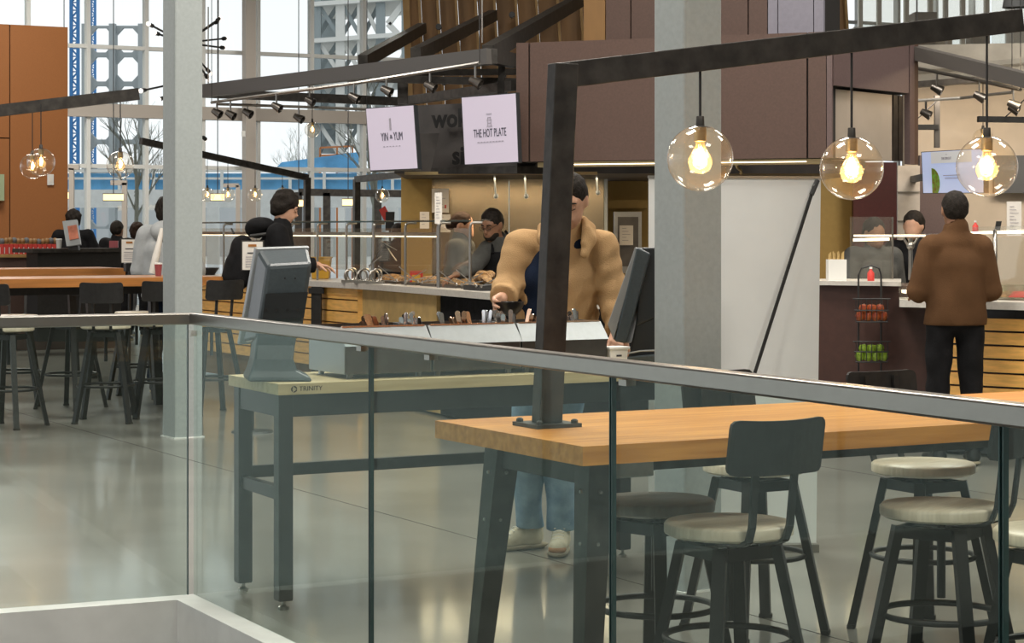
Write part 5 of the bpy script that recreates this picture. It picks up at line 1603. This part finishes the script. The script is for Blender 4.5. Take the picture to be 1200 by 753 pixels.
class SDF:
    def __init__(self, h=.012, k=.03):
        self.h, self.k, self.p, self.cuts, self.subs = h, k, [], [], []
        self.fold = None
    def cap(self, a, b, ra, rb, sq=None):
        self.p.append(('c', np.array(a, float), np.array(b, float), ra, rb, sq)); return self
    def chain(self, pts, rs, sq=None):
        for i in range(len(pts) - 1): self.cap(pts[i], pts[i + 1], rs[i], rs[i + 1], sq)
        return self
    def ell(self, c, r, R=None):
        self.p.append(('e', np.array(c, float), np.array(r, float), np.eye(3) if R is None else np.array(R))); return self
    def sub(self, c, r, R=None, k=.01):
        self.subs.append((np.array(c, float), np.array(r, float), np.eye(3) if R is None else np.array(R), k)); return self
    def cut(self, p, n, near=None):      # remove the side the normal points to (optionally only within a radius)
        n = np.array(n, float); self.cuts.append((np.array(p, float), n / np.linalg.norm(n), near)); return self
    def mesh(self):
        h = self.h
        lo, hi = np.full(3, 1e9), np.full(3, -1e9)
        boxes = []
        for q in self.p:
            if q[0] == 'c':
                r = max(q[3], q[4]) * (max(q[5]) if q[5] is not None else 1)
                a, b = np.minimum(q[1], q[2]) - r, np.maximum(q[1], q[2]) + r
            else:
                r = q[2].max(); a, b = q[1] - r, q[1] + r
            boxes.append((a, b)); lo, hi = np.minimum(lo, a), np.maximum(hi, b)
        mg = self.k + 4 * h
        lo -= mg; hi += mg
        n = np.ceil((hi - lo) / h).astype(int) + 1
        ax = [lo[i] + np.arange(n[i]) * h for i in range(3)]
        V = np.full(n, .2)
        def block(a, b):
            i0 = np.maximum(0, np.floor((a - mg - lo) / h).astype(int)); i1 = np.minimum(n, np.ceil((b + mg - lo) / h).astype(int) + 1)
            sl = tuple(slice(i0[i], i1[i]) for i in range(3))
            g = np.stack(np.meshgrid(*[ax[i][sl[i]] for i in range(3)], indexing='ij'), -1)
            return sl, g
        def elld(g, c, r, R):
            q = (g - c) @ R
            k0 = np.linalg.norm(q / r, axis=-1); k1 = np.linalg.norm(q / (r * r), axis=-1)
            return k0 * (k0 - 1) / np.maximum(k1, 1e-6)
        for q, (a, b) in zip(self.p, boxes):
            sl, g = block(a, b)
            if q[0] == 'c':
                A, B, ra, rb, sq = q[1:]
                d = B - A
                w_ = g - A
                t = np.clip((w_ @ d) / max(d @ d, 1e-9), 0, 1)
                v = w_ - t[..., None] * d
                if sq is not None: v = v / np.array(sq)
                D = np.linalg.norm(v, axis=-1) - (ra + (rb - ra) * t)
            else:
                D = elld(g, q[1], q[2], q[3])
            cur = V[sl]
            k = self.k
            hh = np.clip(.5 + .5 * (cur - D) / k, 0, 1)
            V[sl] = cur * (1 - hh) + D * hh - k * hh * (1 - hh)
        for c, r, R, k in self.subs:
            sl, g = block(c - r.max(), c + r.max())
            D = -elld(g, c, r, R)
            cur = V[sl]
            hh = np.clip(.5 - .5 * (cur - D) / k, 0, 1)
            V[sl] = cur * (1 - hh) + D * hh + k * hh * (1 - hh)
        if self.cuts or self.fold:
            g = np.stack(np.meshgrid(*ax, indexing='ij'), -1)
            if self.fold: V = V + self.fold(g)
            for p, nn, near in self.cuts:
                D = (g - p) @ nn
                if near is not None:
                    D = np.where(np.linalg.norm(g - p, axis=-1) < near, D, -1)
                V = np.maximum(V, D)
        return surface_nets(V, lo, h)
    def build(self, name, m, parent):
        v, f = self.mesh()
        me = bpy.data.meshes.new(name)
        me.from_pydata([tuple(p) for p in v], [], [tuple(int(i) for i in q) for q in f])
        me.materials.append(m)
        me.polygons.foreach_set('use_smooth', [True] * len(me.polygons))
        o = bpy.data.objects.new(name, me); COL.objects.link(o); o.parent = parent
        sm = o.modifiers.new('smooth', 'SMOOTH'); sm.factor = .5; sm.iterations = 2
        return o

def A3(v): return np.array([v[0], v[1], v[2]], float)
def rotm(yaw, pitch, roll=0.0):
    return np.array((Matrix.Rotation(yaw, 3, 'Z') @ Matrix.Rotation(pitch, 3, 'X') @ Matrix.Rotation(roll, 3, 'Y')))
def add_head(b, c, R, sc=1.0, face=True):
    """c = centre of the skull; the face looks along -Y of R"""
    def w_(x, y, z): return A3(c) + R @ (np.array([x, y, z]) * sc)
    b.ell(w_(0, .012, .015), np.array([.076, .095, .098]) * sc, R)
    b.ell(w_(0, -.022, -.055), np.array([.058, .068, .070]) * sc, R)
    b.ell(w_(0, -.060, -.098), np.array([.028, .026, .024]) * sc, R)
    if face:
        b.cap(w_(0, -.084, .010), w_(0, -.108, -.030), .009 * sc, .014 * sc)
        b.cap(w_(-.04, -.072, .022), w_(.04, -.072, .022), .012 * sc, .012 * sc)
        b.cap(w_(-.018, -.082, -.062), w_(.018, -.082, -.062), .010 * sc, .010 * sc)
        for s in (-1, 1):
            b.sub(w_(s * .030, -.094, .003), np.array([.016, .014, .010]) * sc, R)
    for s in (-1, 1):
        b.ell(w_(s * .078, .012, -.012), np.array([.010, .020, .032]) * sc, R)
def face_parts(t, c, R, sc, hairm, glasses=False, skin=None):
    def w_(x, y, z): return Vector(A3(c) + R @ (np.array([x, y, z]) * sc))
    for s in (-1, 1):
        # lowered lids with a dark lash line
        MB().lathe(sphere_prof(.0125 * sc, 6), w_(s * .030, -.079, .004), 10).build('eyelid', skin or M_skin, t, local=True, smooth=True)
        MB().tube([w_(s * .016, -.087, -.004), w_(s * .030, -.0915, -.007), w_(s * .044, -.084, -.004)], .0022 * sc, 5).build('eyelashes', M_eye, t, local=True)
        MB().tube([w_(s * .014, -.092, .022), w_(s * .032, -.091, .028), w_(s * .050, -.080, .022)], [.004 * sc, .005 * sc, .003 * sc], 6).build('eyebrow', hairm, t, local=True)
    MB().tube([w_(-.024, -.083, -.063), w_(0, -.094, -.061), w_(.024, -.083, -.063)], [.003 * sc, .006 * sc, .003 * sc], 6).build('mouth', M_lip, t, local=True, smooth=True)
    if glasses:
        g = MB()
        for s in (-1, 1):
            g.tube([w_(s * .032 + .022 * math.cos(a), -.104, .002 + .016 * math.sin(a)) for a in [k * math.pi / 6 for k in range(12)]], .002, 5, closed=True)
            g.tube([w_(s * .054, -.102, .004), w_(s * .080, .005, .008)], .002, 5)
        g.tube([w_(-.010, -.106, .004), w_(.010, -.106, .004)], .002, 5)
        g.build('glasses', M_black, t, local=True)
def add_hand(b, wrist, d, n, side, curl=.5, sc=1.0, spread=.10):
    """palm and five fingers; d = pointing direction, n = palm normal (fingers curl towards it)"""
    wv, d, n = Vector(wrist), Vector(d).normalized(), Vector(n)
    n = (n - d * n.dot(d)).normalized()
    u = d.cross(n) * side
    P_ = wv + d * .045 * sc
    b.cap(A3(wv), A3(wv + d * .02 * sc), .026 * sc, .028 * sc)
    for k in (-1.5, -.5, .5, 1.5):
        b.cap(A3(wv + d * .02 * sc + u * k * .012 * sc), A3(wv + d * .088 * sc + u * k * .018 * sc), .015 * sc, .013 * sc)
    L_ = ((.040, .026, .020), (.046, .030, .022), (.043, .028, .021), (.034, .021, .018))
    for i, k in enumerate((1.5, .5, -.5, -1.5)):
        p = wv + d * .090 * sc + u * k * .0185 * sc
        a = 0.0
        dirv = (d + u * k * spread).normalized()
        for j, ln in enumerate(L_[i]):
            a += curl * (.8, 1.0, .7)[j]
            dd = dirv * math.cos(a) + n * math.sin(a)
            q = p + dd * ln * sc
            b.cap(A3(p), A3(q), (.0095 - .0008 * j) * sc, (.0088 - .001 * j) * sc)
            p = q
    p = wv + d * .025 * sc + u * .026 * sc
    dd = (d * .65 + u * .75 + n * .35).normalized()
    for j, ln in enumerate((.038, .032, .024)):
        q = p + dd * ln * sc
        b.cap(A3(p), A3(q), (.0125 - .001 * j) * sc, (.0115 - .001 * j) * sc)
        p = q
        dd = (dd + d * .35 + n * .25 * (1 + curl)).normalized()

def shoe(t, ankle, d, m=None, laces=True, fine=True):
    """trainer under the ankle pointing along d"""
    a = Vector(ankle); d = Vector((d[0], d[1], 0)).normalized(); s_ = Vector((-d.y, d.x, 0))
    R = np.array([[s_.x, d.x, 0], [s_.y, d.y, 0], [0, 0, 1]])
    g = Vector((a.x, a.y, 0))
    b = SDF(.009, .025)
    b.ell(A3(g + d * .02 + UP * .055), (.043, .085, .050), R).ell(A3(g + d * .13 + UP * .042), (.045, .075, .035), R)
    b.cap(A3(g + UP * .06 - d * .02), A3(g + UP * .10 - d * .025), .042, .040)
    b.cap(A3(g + d * .04 + UP * .085), A3(g + d * .10 + UP * .06), .030, .028)
    b.cut(A3(g + UP * .016), (0, 0, -1))
    o = b.build('shoe', m or M_shoe, t)
    bs_ = SDF(.009, .01)
    bs_.ell(A3(g + d * .05 + UP * .016), (.050, .150, .022), R).ell(A3(g + d * .13 + UP * .016), (.050, .085, .022), R)
    bs_.cut(A3(g + UP * .002), (0, 0, -1)).cut(A3(g + UP * .026), (0, 0, 1))
    bs_.build('sole', M_sole, o)
    if laces:
        bt = SDF(.008, .01)
        bt.ell(A3(g + d * .165 + UP * .036), (.043, .044, .026), R)
        bt.cut(A3(g + UP * .022), (0, 0, -1)).cut(A3(g + UP * .048), (0, 0, 1))
        bt.build('toe_cap', M_shoetan, o)
        for k in range(4):
            c = g + d * (.055 + k * .022) + UP * (.122 - k * .013)
            MB().tube([c - s_ * .026 - UP * .006, c + UP * .001, c + s_ * .026 - UP * .006], .003, 5).build('lace', M_paper, o, local=True)
        c = g + d * .045 + UP * .13
        for k in (-1, 1):
            MB().tube([c, c + s_ * k * .025 + UP * .022, c + s_ * k * .045 + UP * .010, c + s_ * k * .02], .003, 5).build('lace', M_paper, o, local=True)
    return o

def folds(amp, f1=16, seed=0.0):
    def fn(g):
        x, y, z = g[..., 0], g[..., 1], g[..., 2]
        return amp * (np.sin(f1 * (z + .45 * x + seed)) * np.sin(f1 * .6 * (x - y) + 3 * seed) + .6 * np.sin(f1 * 1.9 * (z * .6 - x + .3 * y) + seed))
    return fn

def person(loc, rotz, label, J, hairm, skin, top, trousers, h=.013, headR=None, head_c=(0, -.02, 1.63), hands=None, face=False, hair='short',
           shoes=None, hem=.80, jacket_r=1.0, legs=True, sleeve=True, glasses=False, fold=.004, bodyh=None, neckcut=None, foot_dir=None, zip_open=False, hsc=1.0, topname='jacket', hand_h=.006, beard=False, ktop=.014, foldfn=None):
    t = thing('person', label, 'person', loc, rotz)
    R = headR if headR is not None else np.eye(3)
    # --- body
    b = SDF(bodyh or h, .025)
    nk = A3(J['neck']); hc = A3(head_c)
    b.cap(nk - np.array([0, 0, .06]), hc + R @ np.array([0, .03, -.06]), .055, .052)
    add_head(b, hc, R, hsc, face)
    b.chain([A3(J['pelvis']), A3(J['chest']), nk - np.array([0, 0, .06])], [.10, .105, .07], (1.25, .85, 1))
    for s in ('l', 'r'):
        b.chain([A3(J['sh_' + s]), A3(J['el_' + s]), A3(J['wr_' + s])], [.048, .038, .028])
        if legs:
            b.chain([A3(J['hip_' + s]), A3(J['kn_' + s]), A3(J['an_' + s])], [.075, .052, .038])
    if hands:
        # same mesh: hands on a finer grid, fused at the wrist inside the cuff
        bv, bf = b.mesh()
        bv = [tuple(p) for p in bv]; bf = [tuple(int(i) for i in q) for q in bf]
        for s, (d, n, curl) in hands.items():
            hb = SDF(hand_h, .006)
            w_ = J['wr_' + s]
            e_ = Vector(J['el_' + s])
            hb.cap(A3(Vector(w_).lerp(e_, .25)), A3(w_), .033, .026)
            add_hand(hb, w_, d, n, 1 if s == 'l' else -1, curl)
            hv, hf = hb.mesh()
            o0 = len(bv)
            bv += [tuple(p) for p in hv]; bf += [tuple(int(i) + o0 for i in q) for q in hf]
        me = bpy.data.meshes.new('body'); me.from_pydata(bv, [], bf); me.materials.append(skin)
        me.polygons.foreach_set('use_smooth', [True] * len(me.polygons))
        o = bpy.data.objects.new('body', me); COL.objects.link(o); o.parent = t
        sm = o.modifiers.new('smooth', 'SMOOTH'); sm.factor = .4; sm.iterations = 1
    else:
        b.build('body', skin, t)
    if face: face_parts(t, hc, R, hsc, hairm, glasses, skin)
    # --- hair
    hb = SDF(.009, .03)
    hb.fold = folds(.0022, 95, 2.0)
    def w_(x, y, z): return hc + R @ (np.array([x, y, z]) * hsc)
    if hair == 'short':
        hb.ell(w_(0, .022, .036), np.array([.085, .098, .092]) * hsc, R).ell(w_(0, .045, -.005), np.array([.078, .07, .075]) * hsc, R)
        hb.sub(w_(0, -.125, -.035), np.array([.075, .085, .085]) * hsc, R)
    elif hair == 'full':
        hb.ell(w_(0, .03, .045), np.array([.105, .115, .105]) * hsc, R).ell(w_(0, .05, -.02), np.array([.095, .085, .09]) * hsc, R)
        hb.sub(w_(0, -.14, -.05), np.array([.08, .085, .085]) * hsc, R)
        hb.fold = folds(.006, 60)
    elif hair == 'bun':
        hb.ell(w_(0, .022, .030), np.array([.084, .100, .090]) * hsc, R).ell(w_(0, .125, .00), np.array([.045, .045, .045]) * hsc, R)
        hb.sub(w_(0, -.125, -.035), np.array([.075, .085, .085]) * hsc, R)
    hb.build('hair', hairm, t)
    if beard:
        bb = SDF(.009, .02)
        bb.ell(w_(0, -.030, -.075), np.array([.062, .068, .055]) * hsc, R)
        bb.sub(w_(0, -.085, -.040), np.array([.045, .05, .035]) * hsc, R)
        bb.sub(w_(0, .03, -.01), np.array([.09, .07, .07]) * hsc, R)
        bb.build('beard', hairm, t)
    # --- top
    if top is not None:
        g = SDF(h, ktop)
        jr = jacket_r
        pv, cs, nn = A3(J['pelvis']), A3(J['chest']), nk
        g.chain([np.array([pv[0], pv[1], hem - .05]), pv, cs, cs + (nn - cs) * .55], [.162 * jr, .158 * jr, .150 * jr, .110 * jr], (1.30, .98, 1))
        g.cap(A3(J['sh_l']), A3(J['sh_r']), .082 * jr, .082 * jr)
        g.cap(nn - np.array([0, 0, .07]), nn + (hc - nn) * .12, .088, .076)
        for s in ('l', 'r'):
            wr = Vector(J['wr_' + s]); el = Vector(J['el_' + s]); sh = Vector(J['sh_' + s])
            if sleeve:
                g.chain([A3(sh), A3(el), A3(wr)], [.088 * jr, .074 * jr, .058 * jr])
                dv = (wr - el).normalized()
                g.cut(A3(wr - dv * .005), A3(dv), .12)
            else:
                g.chain([A3(sh), A3(sh.lerp(el, .8))], [.078 * jr, .07 * jr])
        g.cut((0, 0, hem), (0, 0, -1), None)
        g.fold = foldfn or folds(fold, 14, loc[0])
        if zip_open:
            g.sub((J['chest'][0] - .115, J['chest'][1] - .235, J['chest'][2] - .08), (.058, .19, .36), None, .010)
        g.sub(A3(nk + np.array([0, -.02, .05])), (.062, .070, .06), None, .008)
        g.build(topname, top, t)
    if trousers is not None and legs:
        g = SDF(h, .014)
        pv = A3(J['pelvis'])
        g.cap(pv + np.array([-.045, 0, 0]), pv + np.array([.045, 0, 0]), .118, .118)
        for s in ('l', 'r'):
            g.chain([A3(J['hip_' + s]), A3(J['kn_' + s]), A3(J['an_' + s])], [.098, .074, .064])
            g.cut(A3(Vector(J['an_' + s]) - UP * .0), (0, 0, -1), .12)
        g.cut((0, 0, 1.04), (0, 0, 1))
        g.fold = folds(.005, 22, 1.0)
        g.build('trousers', trousers, t)
    if legs:
        fd = foot_dir or {'l': (.15, -1), 'r': (-.15, -1)}
        for s in ('l', 'r'):
            an = Vector(J['an_' + s])
            shoe(t, an, fd[s], shoes, laces=face, fine=face)
    return t

def pose(h=1.75, **kw):
    k = h / 1.75
    J = dict(pelvis=(0, 0, .95), chest=(0, .01, 1.28), neck=(0, .01, 1.50), sh_l=(.185, .01, 1.42), sh_r=(-.185, .01, 1.42),
             el_l=(.25, .03, 1.13), el_r=(-.25, .03, 1.13), wr_l=(.26, -.05, .88), wr_r=(-.26, -.05, .88),
             hip_l=(.095, 0, .90), hip_r=(-.095, 0, .90), kn_l=(.11, -.01, .50), kn_r=(-.11, -.01, .50), an_l=(.115, .02, .09), an_r=(-.115, .02, .09))
    J = {a: tuple(c * k for c in v) for a, v in J.items()}
    J.update(kw)
    return J

# --- person in the camel fleece jacket (faces the camera, looks down at the bins); local -Y = towards camera
MD = 9.9
ml = pt(650, CY, MD); ml.z = 0
def M_(x, y, o=0.0):
    p = pt(x, y, MD + o); return (p.x - ml.x, o, p.z)
J = pose(1.80, pelvis=(.0, .02, .96), chest=(.015, .0, 1.27), neck=(.055, -.03, 1.515),
         sh_r=M_(611, 290, .0), sh_l=M_(704, 290, .02), el_r=M_(596, 335, -.05), wr_r=M_(588, 349, -.24),
         el_l=M_(717, 345, -.02), wr_l=M_(724, 388, -.14),
         hip_r=(-.10, .02, .92), hip_l=(.07, .02, .92), kn_r=M_(616, 525, -.06), kn_l=M_(656, 540, -.04), an_r=M_(621, 613, .05), an_l=M_(657, 620, -.05))
J['an_r'] = (J['an_r'][0], J['an_r'][1], .10); J['an_l'] = (J['an_l'][0], J['an_l'][1], .10)
HR = rotm(-.22, .50, .0)
def sleeve_folds(g):
    out = folds(.004, 15, .4)(g)
    for c, dr, am, wd in ((J['el_r'], (0.1, -.5, .8), .0055, .10), (J['el_l'], (-.2, -.4, .9), .006, .11), (J['wr_r'], (-.1, -.9, -.3), .005, .08), (J['wr_l'], (0, -.7, -.7), .006, .09),
                          (J['sh_l'], (.5, -.2, -.8), .003, .12), (J['sh_r'], (-.5, -.2, -.8), .003, .12), ((-.16, -.1, 1.15), (.9, .1, .35), .005, .14), ((.16, -.1, 1.12), (.9, .1, -.45), .005, .14)):
        w_ = g - np.array(c)
        dr = np.array(dr, float); dr /= np.linalg.norm(dr)
        out = out + am * np.exp(-(w_ ** 2).sum(-1) / (2 * wd * wd)) * np.sin(85 * (w_ @ dr) + 9 * w_[..., 0])
    return out
camel = person(ml, 0, 'person in a camel fleece jacket and light jeans looking down with a black bowl', J, M_hairdk, M_skin, M_fleece, M_denim, h=.0105, headR=HR, head_c=M_(667, 234, -.10),
       hands={'r': ((-.32, -.85, -.28), (.85, .15, .12), .38), 'l': ((-.15, -.7, -.55), (-.3, -.3, -.9), .35)}, face=True, hem=.80, jacket_r=1.0, fold=.006, bodyh=.009,
       foot_dir={'r': (-1, -.55), 'l': (-.12, -1)}, zip_open=True, hand_h=.005, ktop=.010, foldfn=sleeve_folds)
g = SDF(.010, .02)
g.chain([(J['pelvis'][0] - .02, J['pelvis'][1] - .02, 1.0), (J['chest'][0] - .02, J['chest'][1] - .022, 1.26), (J['neck'][0] - .01, J['neck'][1] - .01, 1.44)], [.118, .120, .08], (1.45, .95, 1))
g.cut((0, 0, .93), (0, 0, -1)).cut((0, 0, 1.475), (0, 0, 1))
g.fold = folds(.004, 26)
g.build('shirt', M_navy, camel)
nk = np.array(J['neck'])
c_ = SDF(.009, .015)
for s in (-1, 1):
    c_.chain([nk + np.array(p) for p in ((0, .085, .045), (s * .075, .05, .035), (s * .105, -.02, .005), (s * .105, -.085, -.045), (s * .080 , -.135, -.115))], [.030, .030, .031, .033, .020])
    c_.chain([nk + np.array(p) for p in ((s * .085, -.02, .045), (s * .092, -.085, -.002), (s * .075, -.13, -.06))], [.018, .020, .014])
c_.sub(nk + np.array([0, -.03, .05]), (.066, .085, .07), None, .006)
c_.build('collar', M_fleece, camel)
zx = [(-.095, -.150, 1.33), (-.105, -.168, 1.22), (-.105, -.170, 1.10), (-.10, -.165, .98), (-.10, -.16, .86)]
bw = pt(597, 361, MD - .34)
tag(MB().lathe([(0, -.034), (.030, -.034), (.034, -.028), (.052, -.012), (.064, .010), (.069, .030), (.065, .030), (.058, .008), (.045, -.014), (.028, -.024), (0, -.026)], bw, 28).build('bowl', M_bowl, smooth=True), 'black bowl held in the hand of the person in the camel jacket', 'bowl')

# --- person in the brown jacket, seen from behind at the salad stall
bl = pt(1119, CY, 13.5); bl.z = 0
J = pose(1.76, el_l=(.235, .0, 1.12), el_r=(-.235, .0, 1.12), wr_l=(.15, -.27, 1.08), wr_r=(-.15, -.27, 1.08), sh_l=(.165, .01, 1.40), sh_r=(-.165, .01, 1.40))
person(bl, math.pi + .1, 'person in a brown wool jacket and black trousers seen from behind at the salad stall', J, M_hairdk, M_skin2, M_brwool, M_blackcl, head_c=(0, -.02, 1.645), hands={'l': ((-.3, -.8, .1), (0, 0, -1), .3), 'r': ((.3, -.8, .1), (0, 0, -1), .3)}, hem=.90, jacket_r=.98, fold=.007, shoes=M_black, hand_h=.008, hsc=.98)

# --- person with backpack, side view facing right
kl = pt(312, CY, 17.6); kl.z = 0
J = pose(1.86, chest=(0, -.08, 1.34), neck=(0, -.13, 1.55), sh_l=(.19, -.08, 1.48), sh_r=(-.19, -.08, 1.48), el_l=(.24, -.15, 1.22), el_r=(-.24, -.15, 1.22), wr_l=(.20, -.40, 1.22), wr_r=(-.20, -.40, 1.22))
person(kl, math.radians(100), 'person in black hooded jacket with puffy dark hair leaning over the serving counter', J, M_hairdk, M_skin, M_blackcl, M_blackcl, headR=rotm(0, .42), head_c=(0, -.17, 1.70), hair='full', hem=.92, jacket_r=1.08, face=True, shoes=M_black, hands={'l': ((0, -.8, -.1), (0, 0, -1), .4), 'r': ((0, -.8, -.1), (0, 0, -1), .4)}, hand_h=.008)
hd_ = SDF(.013, .03)
Mz = Matrix.Rotation(math.radians(100), 3, 'Z')
hd_.ell(A3(Mz @ Vector((0, .04, 1.55))), (.12, .14, .07)).ell(A3(Mz @ Vector((0, .08, 1.52))), (.10, .10, .08))
hd_.build('hood', M_blackcl, bpy.data.objects[[o.name for o in bpy.data.objects if o.type == 'EMPTY' and o.get('label', '').startswith('person in black hooded')][0]]).matrix_local = Matrix.Rotation(-math.radians(100), 4, 'Z')
bpk = thing('backpack', 'black backpack worn by the person leaning over the serving counter', 'backpack', kl + Mz @ Vector((0, .24, 1.02)), math.radians(100))
s_ = SDF(.012, .03)
s_.cap((0, 0, .10), (0, -.04, .34), .12, .11, (1.25, .9, 1)).cap((0, .07, .10), (0, .05, .20), .09, .08, (1.2, .7, 1))
s_.build('bag', M_blackcl, bpk)
for s in (-1, 1):
    MB().tube([(s * .10, -.10, .44), (s * .13, -.25, .46), (s * .14, -.36, .36), (s * .14, -.33, .15), (s * .11, -.10, .06)], .016, 6).build('strap', M_black, bpk, local=True, smooth=True)
MB().tube([(-.03, .03, .46), (0, .05, .50), (.03, .03, .46)], .008, 6).build('handle', M_black, bpk, local=True)

# --- person in the pale grey hoodie
gl_ = pt(196, CY, 19.4); gl_.z = 0
J = pose(1.80, el_l=(.27, .0, 1.14), el_r=(-.28, .0, 1.14), wr_l=(.2, -.2, 1.0), wr_r=(-.2, -.2, 1.0))
person(gl_, math.radians(170), 'person in a pale grey hoodie with a cream bag strap beside the grey column', J, M_hairdk, M_skin2, M_hoodie, M_navy, hair='full', head_c=(0, -.02, 1.68), hem=.88, jacket_r=1.15, shoes=M_black)
hd_ = SDF(.013, .03)
hd_.ell((.0, -.13, 1.50), (.14, .08, .10)); 
go = [o for o in bpy.data.objects if o.type == 'EMPTY' and o.get('label', '').startswith('person in a pale grey')][0]
ho = hd_.build('hood', M_hoodie, go); ho.matrix_local = Matrix.Rotation(-math.radians(170), 4, 'Z')
tag(MB().tube([pt(178, 320, 19.0), pt(183, 300, 19.0), pt(187, 282, 19.05), pt(190, 268, 19.1)], [.03, .035, .025, .02], 8).build('tote_strap', M_paper, smooth=True), 'cream tote bag strap on the back of the grey hooded person', 'bag strap')

# --- server in grey shirt and black apron, reaching to the counter
AD = 17.6
al = pt(588, CY, AD); al.z = 0
def N_(x, y, o=0.0):
    p = pt(x, y, AD + o); return (p.x - al.x, o, p.z)
J = pose(1.72, pelvis=(.10, .1, .93), chest=N_(589, 306, .0), neck=N_(584, 279, -.04), sh_r=N_(571, 292, -.02), sh_l=N_(603, 290, .06), el_r=N_(556, 312, -.22), wr_r=N_(536, 321, -.38), el_l=N_(607, 318, .05), wr_l=N_(590, 326, -.2))
ap = person(al, 0, 'server with beard and glasses in grey shirt and black apron reaching over the counter', J, M_hairdk, M_skin2, M_greycl, M_blackcl, h=.012, headR=rotm(-.55, .35), head_c=N_(576, 263, -.08), hands={'r': ((-.8, -.5, -.35), (0, -.2, -1), .45)}, face=True, glasses=True, beard=True, hem=.85, jacket_r=.95, bodyh=.010, shoes=M_black, hsc=1.06, topname='shirt')
a_ = SDF(.012, .02)
cs = Vector(J['chest'])
a_.chain([A3(cs + Vector((.01, -.015, -.30))), A3(cs + Vector((.0, -.02, .03)))], [.152, .148], (1.22, .95, 1))
a_.cut(A3(cs + Vector((0, .02, 0))), (0, 1, 0)).cut((0, 0, cs.z + .08), (0, 0, 1)).cut((0, 0, .70), (0, 0, -1))
a_.build('apron', M_blackcl, ap)
MB().tube([cs + Vector((.07, -.15, .07)), cs + Vector((.085, -.10, .17)), Vector(J['neck']) + Vector((.06, .02, .06))], .012, 6).build('apron_strap', M_blackcl, ap, local=True)
MB().tube([cs + Vector((-.08, -.15, .07)), cs + Vector((-.085, -.10, .15)), Vector(J['neck']) + Vector((-.06, .02, .06))], .012, 6).build('apron_strap', M_blackcl, ap, local=True)
MB().box(cs + Vector((.085, -.165, .05)), (.07, .008, .028), Vector((1, 0, .35)).normalized(), None, Vector((-.35, 0, 1)).normalized()).build('name_badge', M_white, ap, local=True)

# --- woman with hair bun behind the guard
wl_ = pt(541, CY, 18.6); wl_.z = 0
J = pose(1.66, el_l=(.23, .0, 1.10), el_r=(-.24, .02, 1.08), wr_l=(.18, -.25, 1.05), wr_r=(-.18, -.25, 1.05))
person(wl_, math.radians(75), 'server with a brown hair bun in a grey shirt behind the sneeze guard', J, M_hairbr, M_skin, M_greycl, M_blackcl, hair='bun', head_c=(0, -.02, 1.555), hem=.85, shoes=M_black, topname='shirt')

# --- staff behind the stalls and guests by the window
def simple(x, d, rot, label, top, skin, hairm, hair='short', htop=1.72, hem=.85, **kw):
    p = pt(x, CY, d); p.z = 0
    J = pose(htop, **kw)
    k = htop / 1.75
    return person(p, rot, label, J, hairm, skin, top, M_blackcl, h=.016, hair=hair, head_c=(0, -.02, 1.63 * k), hem=hem, shoes=M_black)
simple(1071, 17.0, math.radians(-30), 'person with black hair and black shirt behind the salad stall guard', M_blackcl, M_skin, M_hairdk, htop=1.66, el_l=(.26, -.05, 1.1), wr_l=(.15, -.28, 1.05))
simple(1024, 16.6, math.radians(20), 'server in a grey shirt blurred behind the glass of the brown cabinet', M_greycl, M_skin2, M_hairdk, htop=1.60, el_r=(-.26, -.05, 1.05), wr_r=(-.1, -.3, 1.0))
simple(86, 27.7, math.radians(190), 'person with curly dark hair in black behind the till', M_blackcl, M_skin, M_hairdk, 'full', 1.76, el_l=(.33, .0, 1.12), wr_l=(.36, -.10, .95), el_r=(-.33, .0, 1.12), wr_r=(-.36, -.1, .95))
simple(137, 28.4, math.radians(160), 'person in a black T shirt with bent arm by the window', M_blackcl, M_skin2, M_hairdk, 'short', 1.62, el_r=(.42, .0, 1.0), wr_r=(.22, -.15, .85))
simple(161, 29.6, math.radians(170), 'person with bushy brown hair seated by the window', M_blackcl, M_skin, M_hairbr, 'full', 1.58)
simple(336, 27.5, math.radians(200), 'person with reddish brown hair behind the one in the black hooded jacket', M_greycl, M_skin, M_hairbr, 'short', 1.70)
simple(467, 26.0, math.radians(170), 'person in dark clothes at the entrance beside the red sign', M_blackcl, M_skin2, M_hairdk, 'short', 1.58)
# entrance sign boards
rs = thing('entrance_sign', 'tilted red sign and black board by the entrance doors', 'sign', pt(455, 262, 33))
MB().slab([pt(444, 246, 33), pt(451, 241, 33), pt(458, 254, 33), pt(451, 260, 33)], .03).build('red_panel', M_redbox, rs)
MB().slab([pt(452, 248, 32.8), pt(462.5, 248, 32.8), pt(461.5, 270, 32.8), pt(451.5, 270, 32.8)], .04).build('black_board', M_black, rs)
MB().tube([pt(457, 269, 32.85), Vector((pt(457, 269, 32.85).x, 32.85, 0))], .02, 6).build('post', M_black, rs)
